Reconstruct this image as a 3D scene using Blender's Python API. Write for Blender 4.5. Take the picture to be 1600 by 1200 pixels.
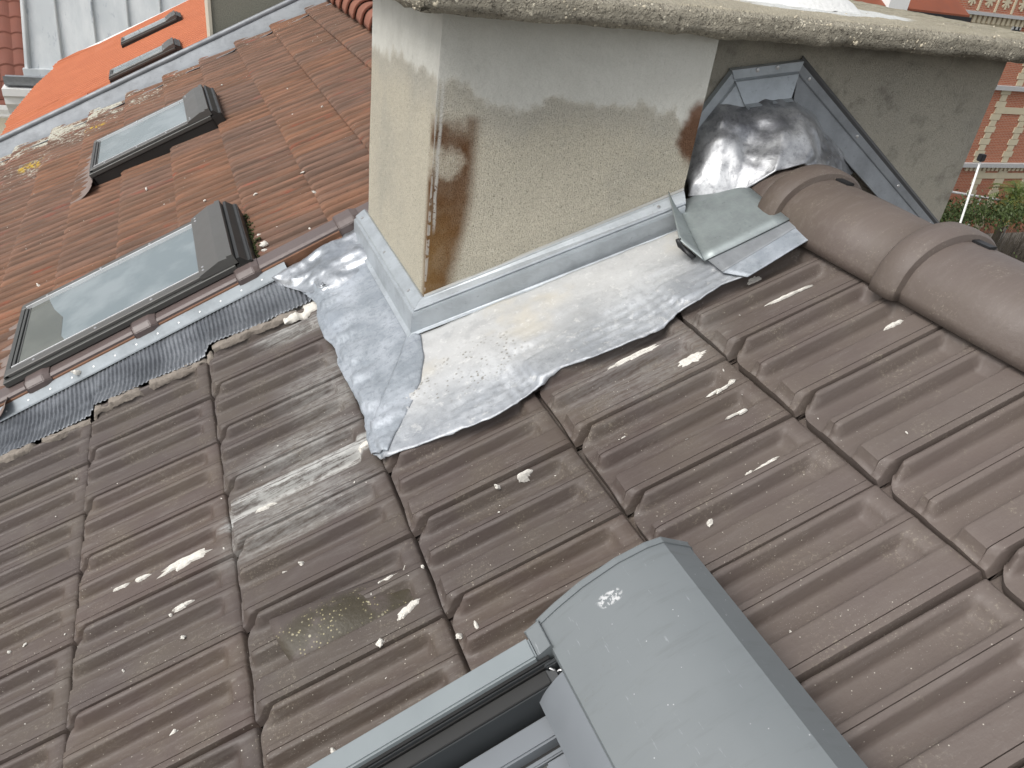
import bpy, bmesh, math, random
from mathutils import Vector, Matrix, noise as mnoise
random.seed(7)
R = math.radians
for o in list(bpy.data.objects): bpy.data.objects.remove(o)
scene = bpy.context.scene
COL = scene.collection

# ------------------------------------------------------------------ camera
cam_d = bpy.data.cameras.new('camera'); cam = bpy.data.objects.new('camera', cam_d); COL.objects.link(cam)
cam.location = (-0.0478, -1.0781, 1.2342)
cam.rotation_mode = 'XYZ'
cam.rotation_euler = (R(58.6975), R(-6.7656), R(-22.1185))
cam_d.sensor_width = 36; cam_d.sensor_fit = 'HORIZONTAL'; cam_d.lens = 26.986
cam_d.clip_start = .02; cam_d.clip_end = 600
scene.camera = cam
# ------------------------------------------------------------------ sky, sun, exposure (bright overcast)
SUN_EL, SUN_AZ = R(48), R(-107)          # azimuth from +Y towards +X
world = bpy.data.worlds.new('World'); scene.world = world; world.use_nodes = True
wn = world.node_tree.nodes; wl = world.node_tree.links
sky = wn.new('ShaderNodeTexSky'); sky.sky_type = 'NISHITA'; sky.sun_disc = False
sky.sun_elevation = SUN_EL; sky.sun_rotation = SUN_AZ; sky.air_density = 1; sky.dust_density = 3; sky.ozone_density = 1
hs = wn.new('ShaderNodeHueSaturation'); hs.inputs['Saturation'].default_value = .22
wl.new(sky.outputs[0], hs.inputs['Color']); wl.new(hs.outputs[0], wn['Background'].inputs['Color'])
wn['Background'].inputs['Strength'].default_value = .14
sun_d = bpy.data.lights.new('sun', 'SUN'); sun = bpy.data.objects.new('sun', sun_d); COL.objects.link(sun)
sun_d.energy = 1.15; sun_d.angle = R(28); sun_d.color = (1, .97, .92)
sd = Vector((math.sin(SUN_AZ)*math.cos(SUN_EL), math.cos(SUN_AZ)*math.cos(SUN_EL), math.sin(SUN_EL)))
sun.rotation_euler = sd.to_track_quat('Z', 'Y').to_euler()
scene.view_settings.view_transform = 'Standard'; scene.view_settings.look = 'None'
scene.view_settings.exposure = .55; scene.view_settings.gamma = 1
scene.render.resolution_x = 1024; scene.render.resolution_y = 768

# ------------------------------------------------------------------ frames
P = .47526325                                     # roof pitch
CP, SP, TP = math.cos(P), math.sin(P), math.tan(P)
W, C = .21, .36633                                # tile cover width, course
def RP(v, y, h=0): return Vector((v*CP - h*SP, y, v*SP + h*CP))     # roof coordinates -> world

# ------------------------------------------------------------------ shader helper
class S:
    def __init__(s, t, sock): s.t = t; s.k = sock
    def _b(s, o, op, rev=False):
        n = s.t.nodes.new('ShaderNodeMath'); n.operation = op
        a, b = (o, s) if rev else (s, o)
        for i, x in enumerate((a, b)):
            if isinstance(x, S): s.t.links.new(x.k, n.inputs[i])
            else: n.inputs[i].default_value = x
        return S(s.t, n.outputs[0])
    def __add__(s, o): return s._b(o, 'ADD')
    __radd__ = __add__
    def __sub__(s, o): return s._b(o, 'SUBTRACT')
    def __rsub__(s, o): return s._b(o, 'SUBTRACT', True)
    def __mul__(s, o): return s._b(o, 'MULTIPLY')
    __rmul__ = __mul__
    def __truediv__(s, o): return s._b(o, 'DIVIDE')
    def mx(s, o): return s._b(o, 'MAXIMUM')
    def mn(s, o): return s._b(o, 'MINIMUM')
    def abs(s): return s._b(0, 'ABSOLUTE')
    def pw(s, o): return s._b(o, 'POWER')
    def sq(s): return s._b(s, 'MULTIPLY')
class T:
    def __init__(s, name, rough=.6, metal=0, spec=.5):
        s.m = bpy.data.materials.new(name); s.m.use_nodes = True; s.t = s.m.node_tree
        s.n = s.t.nodes; s.l = s.t.links; s.b = s.n['Principled BSDF']
        s.b.inputs['Roughness'].default_value = rough; s.b.inputs['Metallic'].default_value = metal
        s.b.inputs['Specular IOR Level'].default_value = spec
        s._g = None
    def pos(s):
        if not s._g: s._g = s.n.new('ShaderNodeNewGeometry')
        return s._g.outputs['Position']
    def nrm(s): s.pos(); return s._g.outputs['Normal']
    def xyz(s, vec=None):
        n = s.n.new('ShaderNodeSeparateXYZ'); s.l.new(vec or s.pos(), n.inputs[0]); return [S(s.t, o) for o in n.outputs]
    def obj(s):
        n = s.n.new('ShaderNodeTexCoord'); return n.outputs['Object']
    def rnd(s):
        n = s.n.new('ShaderNodeObjectInfo'); return S(s.t, n.outputs['Random'])
    def scalevec(s, sc, vec=None, loc=(0, 0, 0), rot=(0, 0, 0)):
        n = s.n.new('ShaderNodeMapping'); s.l.new(vec or s.pos(), n.inputs[0]); n.inputs['Scale'].default_value = sc
        n.inputs['Location'].default_value = loc; n.inputs['Rotation'].default_value = rot
        return n.outputs[0]
    def noise(s, sc, vec=None, det=4, rough=.55, dist=0):
        n = s.n.new('ShaderNodeTexNoise'); s.l.new(vec or s.pos(), n.inputs['Vector'])
        n.inputs['Scale'].default_value = sc; n.inputs['Detail'].default_value = det; n.inputs['Roughness'].default_value = rough
        n.inputs['Distortion'].default_value = dist
        return S(s.t, n.outputs['Fac'])
    def voro(s, sc, vec=None, feat='F1', out='Distance', rand=1):
        n = s.n.new('ShaderNodeTexVoronoi'); s.l.new(vec or s.pos(), n.inputs['Vector']); n.feature = feat
        n.inputs['Scale'].default_value = sc; n.inputs['Randomness'].default_value = rand
        return S(s.t, n.outputs[out])
    def st(s, x, a, b, lo=0, hi=1):                 # smoothstep a..b
        n = s.n.new('ShaderNodeMapRange'); n.interpolation_type = 'SMOOTHSTEP'
        s.l.new(x.k, n.inputs['Value'])
        if a > b: a, b, lo, hi = b, a, hi, lo
        n.inputs['From Min'].default_value = a; n.inputs['From Max'].default_value = b
        n.inputs['To Min'].default_value = lo; n.inputs['To Max'].default_value = hi
        return S(s.t, n.outputs['Result'])
    def mix(s, f, a, b):
        n = s.n.new('ShaderNodeMix'); n.data_type = 'RGBA'
        if isinstance(f, S): s.l.new(f.k, n.inputs[0])
        else: n.inputs[0].default_value = f
        for i, c in ((6, a), (7, b)):
            if isinstance(c, S): s.l.new(c.k, n.inputs[i])
            else: n.inputs[i].default_value = (*c, 1)
        return S(s.t, n.outputs[2])
    def hsv(s, c, val=None, sat=None, hue=None):
        n = s.n.new('ShaderNodeHueSaturation'); s.l.new(c.k, n.inputs['Color'])
        for k, x in (('Value', val), ('Saturation', sat), ('Hue', hue)):
            if x is None: continue
            if isinstance(x, S): s.l.new(x.k, n.inputs[k])
            else: n.inputs[k].default_value = x
        return S(s.t, n.outputs[0])
    def col(s, c):
        if isinstance(c, S): s.l.new(c.k, s.b.inputs['Base Color'])
        else: s.b.inputs['Base Color'].default_value = (*c, 1)
        return s
    def rough(s, x): s.l.new(x.k, s.b.inputs['Roughness']); return s
    def metal(s, x): s.l.new(x.k, s.b.inputs['Metallic']); return s
    def bump(s, x, dist=.002, strength=1):
        n = s.n.new('ShaderNodeBump'); s.l.new(x.k, n.inputs['Height']); n.inputs['Distance'].default_value = dist
        n.inputs['Strength'].default_value = strength; s.l.new(n.outputs[0], s.b.inputs['Normal']); return s
    def roof(s):                                    # (v, y, h) of the shaded point
        x, y, z = s.xyz()
        return x*CP + z*SP, y, z*CP - x*SP
def plain(name, c, rough=.6, metal=0, var=.12, sc=12, bump=0, bsc=60, spec=.5):
    t = T(name, rough, metal, spec)
    n = t.noise(sc, det=6, rough=.6)
    base = t.mix(n, [x*(1-var) for x in c], [min(1, x*(1+var)) for x in c])
    t.col(base)
    if bump: t.bump(t.noise(bsc, det=4), bump)
    t.rough(t.noise(sc*2)*.25 + (rough-.12))
    return t.m
def ell(t, v, y, cv, cy, rv, ry):                  # 0 centre .. 1 edge of an ellipse in roof coordinates
    a = (v-cv)/rv; b = (y-cy)/ry
    return a.sq() + b.sq()

M = {}
# --- brown engobed tiles with dust, lichen specks
def brown(name, dust=True, specks=1, base=(.084, .063, .055)):
    t = T(name, .5, spec=.5)
    v, y, h = t.roof()
    rv = t.n.new('ShaderNodeCombineXYZ')
    for i, q in enumerate((v, y, h)): t.l.new(q.k, rv.inputs[i])
    rvec = rv.outputs[0]
    r = t.rnd()
    n1 = t.noise(7, det=5); n2 = t.noise(1, t.scalevec((8, 60, 60), rvec), det=6, rough=.7)
    n3 = t.noise(55, det=6, rough=.75)
    c = t.mix(t.st(n1, .35, .65), base, (base[0]*1.12, base[1]*1.16, base[2]*1.06))
    c = t.mix(t.st(n2, .45, .75)*.45, c, (.17, .15, .135))
    scuff = t.st(t.noise(1, t.scalevec((45, 190, 190), rvec, loc=(2, 7, 1)), det=6, rough=.8), .56, .68)*t.st(t.noise(6, det=4), .42, .62)
    c = t.mix(scuff*.5, c, (.30, .275, .245))
    c = t.mix(t.st(t.noise(85, det=5, rough=.8), .6, .72)*.3, c, (.045, .034, .028))
    c = t.hsv(c, val=r*.22 + .87, sat=r*.2+.9)
    c = t.mix(t.st(v - y*.9 + (t.noise(2.2, det=3)-.5)*.5, .75, 1.7)*.6, c, (.155, .125, .110))
    ochre = t.st(t.noise(3.2, det=4), .52, .70)*.22
    c = t.mix(ochre, c, (.105, .086, .068))
    # fine lichen / mortar specks
    sp = t.st(t.voro(230), .17, .07)*t.st(t.noise(9, det=4), .5, .66)
    sp2 = t.st(t.voro(75), .085, .05)*t.st(t.noise(2.3), .42, .56)
    c = t.mix((sp*.55*specks).mx(sp2*.9*specks), c, (.52, .48, .41))
    if dust:
        fine = t.st(n3, .42, .62)
        streak = t.st(t.noise(1, t.scalevec((14, 170, 170), rvec), det=5, rough=.7), .35, .62)
        m = None
        for cv, cy, a, b, k in ((.21, .33, .26, .030, 1.25), (.33, .345, .11, .03, 1.3), (.05, .305, .1, .028, 1.2), (.2, .43, .2, .06, .4),
                                (.33, .62, .2, .17, .35), (.15, .22, .24, .09, .4), (.95, .1, .25, .14, .22), (.28, .95, .16, .07, .6)):
            e = t.st(ell(t, v, y, cv, cy, a, b), 1.0, .05)*k
            m = e if m is None else m.mx(e)
        m = m*(fine*.35 + streak*.8)
        c = t.mix(m.mn(.88), c, (.44, .44, .42))
    sil = t.st(t.noise(14, det=3), .5, .68)*t.st(t.noise(170, det=3, rough=.8), .55, .66)
    c = t.mix(sil*.4, c, (.34, .30, .23))
    t.col(c)
    t.rough(n1*.25 + .46)
    t.bump(t.noise(160, det=4)*.5 + n2*.5, .0012)
    return t.m
M['brown'] = brown('brown_engobe_tile')
M['ridge'] = brown('brown_ridge', dust=False, specks=.25, base=(.074, .055, .046))
def vent():
    t = T('mossy_brown_tile', .55)
    v, y, h = t.roof()
    n1 = t.noise(9, det=5)
    c = t.mix(n1, (.082, .066, .059), (.105, .084, .074))
    e = t.st(ell(t, v, y, .23, -.118, .21, .072), 1.1, .25)
    c = t.mix(e*.9*t.st(t.noise(20, det=4), .3, .55), c, (.045, .037, .020))
    sp = t.st(t.voro(150), .30, .14)*t.st(t.noise(26), .44, .56)*e
    c = t.mix(sp, c, (.34, .30, .17))
    sp = t.st(t.voro(60), .2, .12)*e*t.st(t.noise(18), .5, .6)
    c = t.mix(sp, c, (.4, .37, .26))
    t.col(c); t.bump(t.noise(140, det=4), .0012)
    return t.m
M['vent'] = vent()
# --- red clay tiles
def red(name, dark=1, lichen=True):
    t = T(name, .8, spec=.3)
    v, y, h = t.roof(); r = t.rnd()
    rv = t.n.new('ShaderNodeCombineXYZ')
    for i, q in enumerate((v, y, h)): t.l.new(q.k, rv.inputs[i])
    rvec = rv.outputs[0]
    streak = t.noise(1, t.scalevec((3.2, 38, 5), rvec), det=5, rough=.65)
    n1 = t.noise(5, det=5)
    c = t.mix(t.st(streak, .35, .7), (.112, .066, .045), (.225, .120, .078))
    c = t.mix(t.st(n1, .5, .75)*.5, c, (.14, .092, .066))
    c = t.mix(t.st(t.noise(1, t.scalevec((5, 30, 5), rvec, loc=(3, 5, 1)), det=4), .6, .72)*.8, c, (.24, .08, .052))
    c = t.mix(t.st(t.noise(60, det=5, rough=.75), .58, .75)*.5, c, (.05, .032, .024))
    c = t.hsv(c, val=r*.22 + .9, sat=r*.2+.9)
    sp = t.st(t.voro(40), .10, .06)*t.st(t.noise(1.9), .52, .62)
    c = t.mix(sp, c, (.55, .52, .45))
    if lichen:
        sk = t.scalevec((40, 130, 130), rvec)
        nz = t.noise(1, sk, det=4, rough=.7)
        far = t.st(y, 3.6, 4.75)*t.st(v, .25, -.45) + t.st(y, 4.1, 4.85)*.8
        far2 = t.st(ell(t, v, y, -1.05, 4.1, .5, .35), 1.2, .2)
        mm = t.st(nz, .62, .5)
        k = (far.mx(far2*1.1))*.5*t.st(t.noise(5, det=4), .3, .6)
        lm = t.st(nz - (.72 - k*.36), 0, .05)
        c = t.mix(lm*.85, c, (.50, .50, .42))
        ye = t.st(ell(t, v, y, -.9, 4.2, .10, .1), 1, .2).mx(t.st(ell(t, v, y, -1.15, 4.0, .1, .12), 1, .2)).mx(t.st(ell(t, v, y, -.5, 4.35, .09, .06), 1, .2))
        c = t.mix(ye*t.st(t.noise(40, det=4), .47, .56), c, (.45, .30, .03))
    t.col(c); t.bump(t.noise(120, det=4), .0015)
    return t.m
M['red'] = red('weathered_red_clay')
M['red_ridge'] = plain('red_clay_ridge', (.24, .095, .06), .8, var=.3, sc=6, bump=.002)
def orange():
    t = T('new_orange_clay', .8, spec=.3)
    v, y, h = t.roof()
    n = t.noise(4, det=5)
    c = t.mix(n, (.38, .115, .055), (.50, .168, .08))
    t.col(c); t.bump(t.noise(90), .002); return t.m
M['orange'] = orange()
M['verge'] = plain('glazed_verge_tile', (.115, .088, .082), .42, var=.15, sc=9, bump=.0008)
M['verge_clay'] = plain('bare_verge_clay', (.19, .095, .055), .75, var=.35, sc=18, bump=.002)
M['deck'] = plain('roof_underlay', (.03, .025, .022), .9)
# --- chimney render
def render_mat():
    t = T('pebbledash_render', .95, spec=.05)
    x, y, z = t.xyz()
    g = t.noise(330, det=3, rough=.75); v1 = t.voro(480); big = t.noise(3, det=6, rough=.6)
    c = t.mix(g, (.37, .34, .265), (.70, .65, .53))
    c = t.mix(t.st(v1, .42, .2)*t.st(t.voro(480, out='Color'), .2, .8)*.9, c, (.78, .74, .64))
    c = t.mix(t.st(t.noise(400, det=2), .58, .70)*.75, c, (.085, .075, .055))
    c = t.mix(t.st(big, .45, .7)*.5, c, (.36, .345, .30))
    c = t.mix(t.st(t.noise(1, t.scalevec((170, 170, 75)), det=3, rough=.7), .58, .72)*.55, c, (.15, .135, .10))
    c = t.mix(t.st(t.noise(110, det=4, rough=.75), .55, .7)*.45, c, (.74, .70, .60))
    # the block to the right of the seam is greyer and darker; the cap's shadow is painted in below it
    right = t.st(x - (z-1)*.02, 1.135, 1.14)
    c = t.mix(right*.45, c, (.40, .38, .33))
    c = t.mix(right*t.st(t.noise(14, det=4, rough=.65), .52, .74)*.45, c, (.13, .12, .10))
    dirt_shade = t.st(z + t.noise(9, det=4)*.10, 1.06, 1.13)*right
    c = t.mix(dirt_shade*.65, c, (.07, .064, .053))
    # smooth cement band under the cap, ragged lower border
    edge = t.noise(1, t.scalevec((8, 4, 4)), det=5, rough=.62)*.20 + t.noise(30, det=3)*.035
    band = t.st(z + edge - .125, .865, .895)*(1-right)
    sm = t.mix(t.noise(14, det=6, rough=.65), (.46, .455, .41), (.62, .615, .565))
    sm = t.mix(t.st(t.noise(1, t.scalevec((40, 40, 9)), det=5, rough=.7), .6, .78)*.5, sm, (.30, .29, .25))
    c = t.mix(band, c, sm)
    # wet grey halo just below the band
    halo = t.st(z + edge - .125, .78, .87)*(1-right)*(1-band)
    c = t.mix(halo*.45, c, (.40, .39, .355))
    # rust bleeding down both sides of the near corner
    dx = (x - .505); dyl = (y - .614)
    d = dx.mx(0) + (dyl + dx*.21).mx(0)
    front = t.st(dx, .0, .004)
    wob = t.noise(1, t.scalevec((22, 22, 3)), det=4)*.018
    wid = front*.068 + .032
    drop = t.st(z, .855, .83)
    w2 = wid*(t.st(z, .44, .66)*.30 + .72)
    inside = t.st(d + wob - w2, .022, -.020)*drop
    deep = t.st(d + wob - w2 + .03, -.03, .03)
    rustc = t.mix(t.st(z, .46, .74), (.20, .105, .032), (.095, .036, .012))
    rustc = t.mix(deep*.55, rustc, (.10, .040, .013))
    rustc = t.mix(t.st(g, .45, .65)*.3, rustc, (.22, .14, .065))
    patch = t.st(ell(t, d + wob*.4, z, .025, .735, .055, .048)+(t.noise(24, det=6, rough=.68)-.5)*3.0, 1.3, .0)*.75
    patch = patch.mx(t.st(z + (t.noise(20, det=5, rough=.6)-.5)*.10, .78, .86)*t.st(d + (t.noise(30, det=4)-.5)*.04, .09, .06)*.9)
    k = inside*(1-patch)*(t.st(t.noise(22, det=4), .3, .6)*.10 + .86)
    c = t.mix(k, c, rustc)
    # right hand rust patch at the seam
    p2 = t.st(ell(t, x, z, 1.125, .845, .055, .085)+(t.noise(30, det=4)-.5)*1.0, 1.1, .35)*(1-t.st(x, 1.124, 1.13))
    c = t.mix(p2*.9, c, (.11, .042, .016))
    # pale lime run on the corner
    run = t.st((dx - .012 + (t.noise(18, det=2)-.5)*.006).abs(), .0055, .001)*t.st(z, .55, .60)*t.st(z, .92, .9)*t.st(t.noise(120, det=3), .3, .42)
    run = run.mx(t.st((d - .002).abs(), .0035, .0015)*t.st(z, .40, .42)*t.st(t.noise(50, det=3), .42, .5)*.8)
    c = t.mix(run*.75, c, (.58, .57, .53))
    t.col(c)
    rh = (g*.6 + t.st(v1, .35, .1)*.6)*(1-band*.82) + t.noise(50, det=5)*band*.5
    t.bump(rh, .006)
    return t.m
M['render'] = render_mat()
def concrete():
    t = T('pebble_concrete', .95, spec=.2)
    x, y, z = t.xyz()
    vd = t.voro(95); vc = t.voro(95, out='Color'); v2 = t.voro(210); n = t.noise(7, det=6, rough=.65)
    c = t.mix(n, (.22, .20, .155), (.42, .385, .31))
    c = t.mix(t.st(t.noise(70, det=5, rough=.75), .5, .68)*.8, c, (.085, .075, .058))
    c = t.mix(t.st(v2, .36, .2)*t.st(t.noise(40), .42, .6)*.8, c, (.52, .475, .38))
    c = t.mix(t.st(vd, .40, .3)*t.st(t.noise(33), .52, .62), c, (.64, .59, .47))
    top = t.st(z, 1.116, 1.122)
    c = t.mix(top*.8, c, t.mix(t.noise(45, det=5, rough=.7), (.33, .29, .21), (.54, .49, .38)))
    c = t.mix(top*t.st(x, 1.6, 2.3)*.5*t.st(t.noise(24, det=5), .4, .6), c, (.14, .135, .08))
    white = t.st(ell(t, x, y, 1.62, .80, .34, .20) + (t.noise(16, det=5)-.5)*.9, 1.1, .85)*top
    c = t.mix(white, c, (.68, .69, .67))
    t.col(c)
    t.bump(t.st(vd, .5, .1)*.5 + t.st(v2, .5, .1)*.5 + t.noise(330, det=3, rough=.7)*.6, .005)
    return t.m
M['concrete'] = concrete()
M['pebble'] = plain('pebbles', (.46, .41, .31), .7, var=.55, sc=60)
# --- metals
def zinc(name, c=(.50, .53, .55), rough=.38, metal=.75, streak=True):
    t = T(name, rough, metal)
    n = t.noise(9, det=6, rough=.65); f = t.noise(1, t.scalevec((30, 30, 160)), det=5, rough=.7)
    cc = t.mix(t.st(n, .35, .7), c, [q*.74 for q in c])
    cc = t.mix(t.st(f, .5, .8)*.4, cc, [min(1, q*1.25) for q in c])
    cc = t.mix(t.st(t.noise(85, det=4), .63, .72)*.5, cc, [q*.5 for q in c])
    t.col(cc); t.rough(n*.3 + rough - .14); t.bump(t.noise(22, det=4) + f*.25, .0012)
    return t.m
M['zinc'] = zinc('zinc_sheet', (.42, .455, .48), .42, .35)
M['zinc_old_shaded'] = zinc('weathered_and_shaded_zinc', (.27, .285, .30), .5, .3)  # weathered zinc; also the shaded tone of the hood's right strip
M['zinc_grey'] = zinc('grey_zinc_tray', (.33, .37, .37), .45, .45)
M['zinc_strip'] = zinc('dull_zinc_strip', (.30, .33, .35), .5, .3)
M['zinc_roof'] = None
def lead(name, c1, c2, rough=.42, metal=.8, front=False):
    t = T(name, rough, metal)
    v, y, h = t.roof()
    n = t.noise(6, det=7, rough=.68); f = t.noise(70, det=6, rough=.75); wr = t.noise(16, det=4, dist=1.2)
    c = t.mix(t.st(n, .36, .66), c1, c2)
    c = t.mix(t.st(f, .47, .68)*.5, c, [q*.6 for q in c1])
    if name != 'pleated_lead': c = t.mix(t.st(t.noise(3.5, det=5), .55, .7)*.35, c, (.36, .40, .46))
    if front:
        pale = t.st(y + (t.noise(8, det=4)-.5)*.16, .21, .44)
        c = t.mix(pale*.8, c, t.mix(t.noise(14, det=5), (.42, .415, .395), (.58, .58, .57)))
        c = t.mix(t.st(t.noise(5, det=4), .52, .66)*pale*.5, c, (.56, .51, .41))
        c = t.mix(t.st(t.noise(11, det=6, rough=.7), .55, .68)*pale*.45, c, (.33, .335, .34))
        c = t.mix(t.st(t.noise(45, det=5, rough=.75), .56, .66)*.5, c, (.68, .68, .66))
        dd = t.st(ell(t, v, y, .62, .36, .2, .09), 1.2, .2)*t.st(t.voro(90), .36, .2)*t.st(t.noise(22, det=4), .45, .58)
        c = t.mix(dd*.8, c, (.22, .21, .18))
        t.metal(.40 - pale*.25)
    t.col(c)
    t.rough(n*.35 + rough - .17)
    t.bump(f*.35 + wr, .0018)
    return t.m
M['lead_front'] = lead('beaten_lead_front', (.34, .36, .385), (.56, .58, .60), .5, .35, True)
M['lead_side'] = lead('grey_lead_side', (.27, .30, .33), (.45, .48, .52), .55, .35)
M['lead_foil'] = lead('shiny_lead_foil', (.27, .29, .31), (.54, .56, .585), .33, .65)
M['lead_dome'] = lead('blackened_lead', (.17, .175, .19), (.50, .51, .52), .34, .55)
M['pleat'] = lead('pleated_lead', (.15, .16, .175), (.26, .275, .295), .42, .5)
M['steel'] = plain('screw_steel', (.6, .6, .6), .3, .9)
M['tar'] = plain('black_sealant', (.012, .012, .013), .5)
M['mortar'] = plain('mortar_crumbs', (.64, .615, .56), .95, var=.22, sc=90, bump=.002, bsc=200)
M['foam'] = plain('beige_mortar_fillet', (.23, .20, .17), .95, var=.35, sc=40, bump=.004, bsc=90)
# --- skylights
M['clad_grey'] = plain('grey_aluminium', (.105, .103, .097), .5, .2, var=.1, sc=8)
M['clad_dark'] = plain('dark_grey_aluminium', (.028, .028, .027), .45, .2, var=.15, sc=8)
M['clad_mid'] = plain('mid_grey_aluminium', (.07, .07, .066), .45, .2, var=.12, sc=8)
M['bright'] = plain('bright_trim', (.85, .85, .85), .3, .5)
def hood_mat():
    t = T('blue_grey_coated_hood', .5)
    n = t.noise(5, det=6, rough=.6)
    c = t.mix(n, (.135, .150, .156), (.182, .199, .204))
    v, y, h = t.roof()
    e = ell(t, v, y, .605, -.460, .020, .012) + (t.noise(70, det=4)-.5)*1.4
    c = t.mix(t.st(e, 1.1, .5)*t.st(t.noise(190, det=3), .44, .54)*.75, c, (.62, .62, .62))
    dirt_shade = t.st(t.noise(130, det=4, rough=.8), .62, .7)*t.st(t.noise(7, det=3), .5, .66)*t.st(v, .66, .56)
    c = t.mix(dirt_shade*.6, c, (.12, .115, .10))
    drip = t.st(t.noise(1, t.scalevec((10, 70, 10)), det=5, rough=.7), .52, .72)*.35
    c = t.mix(drip, c, (.115, .125, .125))
    c = t.mix(t.st(t.noise(1, t.scalevec((120, 14, 120), loc=(4, 4, 4)), det=4, rough=.8), .64, .70)*.35, c, (.42, .44, .45))
    wht = t.st(t.voro(60), .06, .04)*t.st(t.noise(5), .45, .6)
    c = t.mix(wht*.7, c, (.6, .6, .6))
    t.col(c); t.rough(n*.25+.36); t.bump(t.noise(3, det=2) + t.noise(60)*.04, .002); return t.m
M['hood'] = hood_mat()
M['rail'] = plain('pale_blue_grey_rail', (.225, .252, .26), .45, .1, var=.1, sc=10)
M['shut'] = plain('shutter_slat_grey', (.17, .185, .20), .5, .1, var=.12, sc=9)
M['anthra'] = plain('anthracite_plastic', (.026, .029, .031), .45, var=.15, sc=12)
M['rubber'] = plain('black_rubber', (.008, .008, .008), .5)
def glass(name, c1, c2):
    t = T(name, .12, 0, .8)
    n = t.noise(5, det=5)
    t.col(t.mix(t.st(n, .4, .65), c1, c2)); t.rough(t.noise(9, det=5)*.16); return t.m
M['glass'] = glass('dusty_pane', (.13, .165, .175), (.20, .235, .245))
M['glass_dark'] = glass('dark_pane', (.05, .055, .04), (.09, .095, .075))
M['apron'] = plain('pleated_brown_apron', (.19, .145, .125), .6, var=.28, sc=14, bump=.002)
# --- background
def zroof():
    t = T('pale_standing_seam_zinc', .6, .15)
    n = t.noise(1, t.scalevec((3, 3, .8)), det=7, rough=.65)
    c = t.mix(t.st(n, .35, .7), (.56, .59, .60), (.72, .74, .74))
    c = t.mix(t.st(t.noise(1, t.scalevec((9, 9, 2.2), loc=(3, 1, 2)), det=6, rough=.7), .58, .72)*.7, c, (.25, .29, .34))
    t.col(c); return t.m
M['zinc_roof'] = zroof()
M['white'] = plain('white_paint', (.72, .72, .70), .6, var=.06)
M['cream'] = plain('cream_wall', (.62, .56, .44), .85, var=.06)
M['far_tile'] = plain('dark_red_far_tile', (.17, .06, .04), .8, var=.3, sc=3)
def brick():
    t = T('red_brick_wall', .9, spec=.2)
    x, y, z = t.xyz()
    cb = t.n.new('ShaderNodeCombineXYZ'); t.l.new(x.k, cb.inputs[0]); t.l.new(z.k, cb.inputs[1])
    b = t.n.new('ShaderNodeTexBrick'); t.l.new(cb.outputs[0], b.inputs['Vector'])
    b.inputs['Color1'].default_value = (.42, .14, .075, 1); b.inputs['Color2'].default_value = (.33, .10, .055, 1); b.inputs['Mortar'].default_value = (.42, .33, .25, 1)
    b.inputs['Scale'].default_value = 1; b.inputs['Brick Width'].default_value = .23; b.inputs['Row Height'].default_value = .08; b.inputs['Mortar Size'].default_value = .009
    n = t.noise(1.2, det=4)
    t.col(t.mix(n*.3, S(t.t, b.outputs['Color']), (.36, .15, .10))); return t.m
M['brick'] = brick()
M['stone'] = plain('pale_limestone', (.52, .46, .33), .85, var=.15, sc=2)
M['band'] = plain('grey_ledge', (.42, .42, .42), .7)
M['russet'] = plain('russet_sheet', (.21, .055, .022), .6, var=.35, sc=1.5)
M['iron'] = plain('black_iron', (.01, .01, .012), .5)
M['ground'] = plain('yard_ground', (.17, .16, .14), .95, var=.35, sc=1.2)
M['leaf'] = plain('hedge_leaf', (.05, .075, .018), .6, var=.6, sc=2)
M['twig'] = plain('bare_twigs', (.10, .085, .065), .9, var=.4, sc=3)
M['frond'] = plain('palm_frond', (.085, .13, .03), .5, var=.5, sc=3)
M['frond_dry'] = plain('dry_frond', (.32, .23, .05), .7, var=.3, sc=3)
M['moss'] = plain('green_moss', (.045, .055, .015), .9, var=.5, sc=60)

# ------------------------------------------------------------------ mesh helpers
def mk(name, verts, faces, mat, parent=None, smooth=False, mats=None, fm=None):
    me = bpy.data.meshes.new(name); me.from_pydata([tuple(v) for v in verts], [], faces); me.update()
    for m in (mats or [mat]): me.materials.append(m)
    if fm:
        for p_, i in zip(me.polygons, fm): p_.material_index = i
    if smooth: me.polygons.foreach_set('use_smooth', [True]*len(me.polygons))
    o = bpy.data.objects.new(name, me); COL.objects.link(o)
    if parent: o.parent = parent
    return o
def tag(o, label=None, cat=None, group=None, kind=None):
    if label: o['label'] = label
    if cat: o['category'] = cat
    if group: o['group'] = group
    if kind: o['kind'] = kind
    return o
def root(name, label, cat, v=0, y=0, h=0, roofed=True, group=None, loc=None):
    o = bpy.data.objects.new(name, None); COL.objects.link(o); o.empty_display_size = .05
    o.location = loc if loc else RP(v, y, h)
    if roofed: o.rotation_euler = (0, -P, 0)
    return tag(o, label, cat, group)
def wroot(name, label, cat, loc=(0, 0, 0), group=None): return root(name, label, cat, roofed=False, loc=loc, group=group)
def fix(o, bevel=0, seg=2, smooth=False, angle=35):
    bm = bmesh.new(); bm.from_mesh(o.data)
    bmesh.ops.remove_doubles(bm, verts=bm.verts, dist=1e-5)
    if bevel:
        es = [e for e in bm.edges if len(e.link_faces) == 2 and e.calc_face_angle(0) > R(25)]
        bmesh.ops.bevel(bm, geom=es, offset=bevel, segments=seg, affect='EDGES', clamp_overlap=True)
    bmesh.ops.recalc_face_normals(bm, faces=bm.faces)
    if smooth:
        for f in bm.faces: f.smooth = True
        for e in bm.edges:
            if len(e.link_faces) == 2 and e.calc_face_angle(0) > R(angle): e.smooth = False
    bm.to_mesh(o.data); bm.free(); return o
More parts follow.
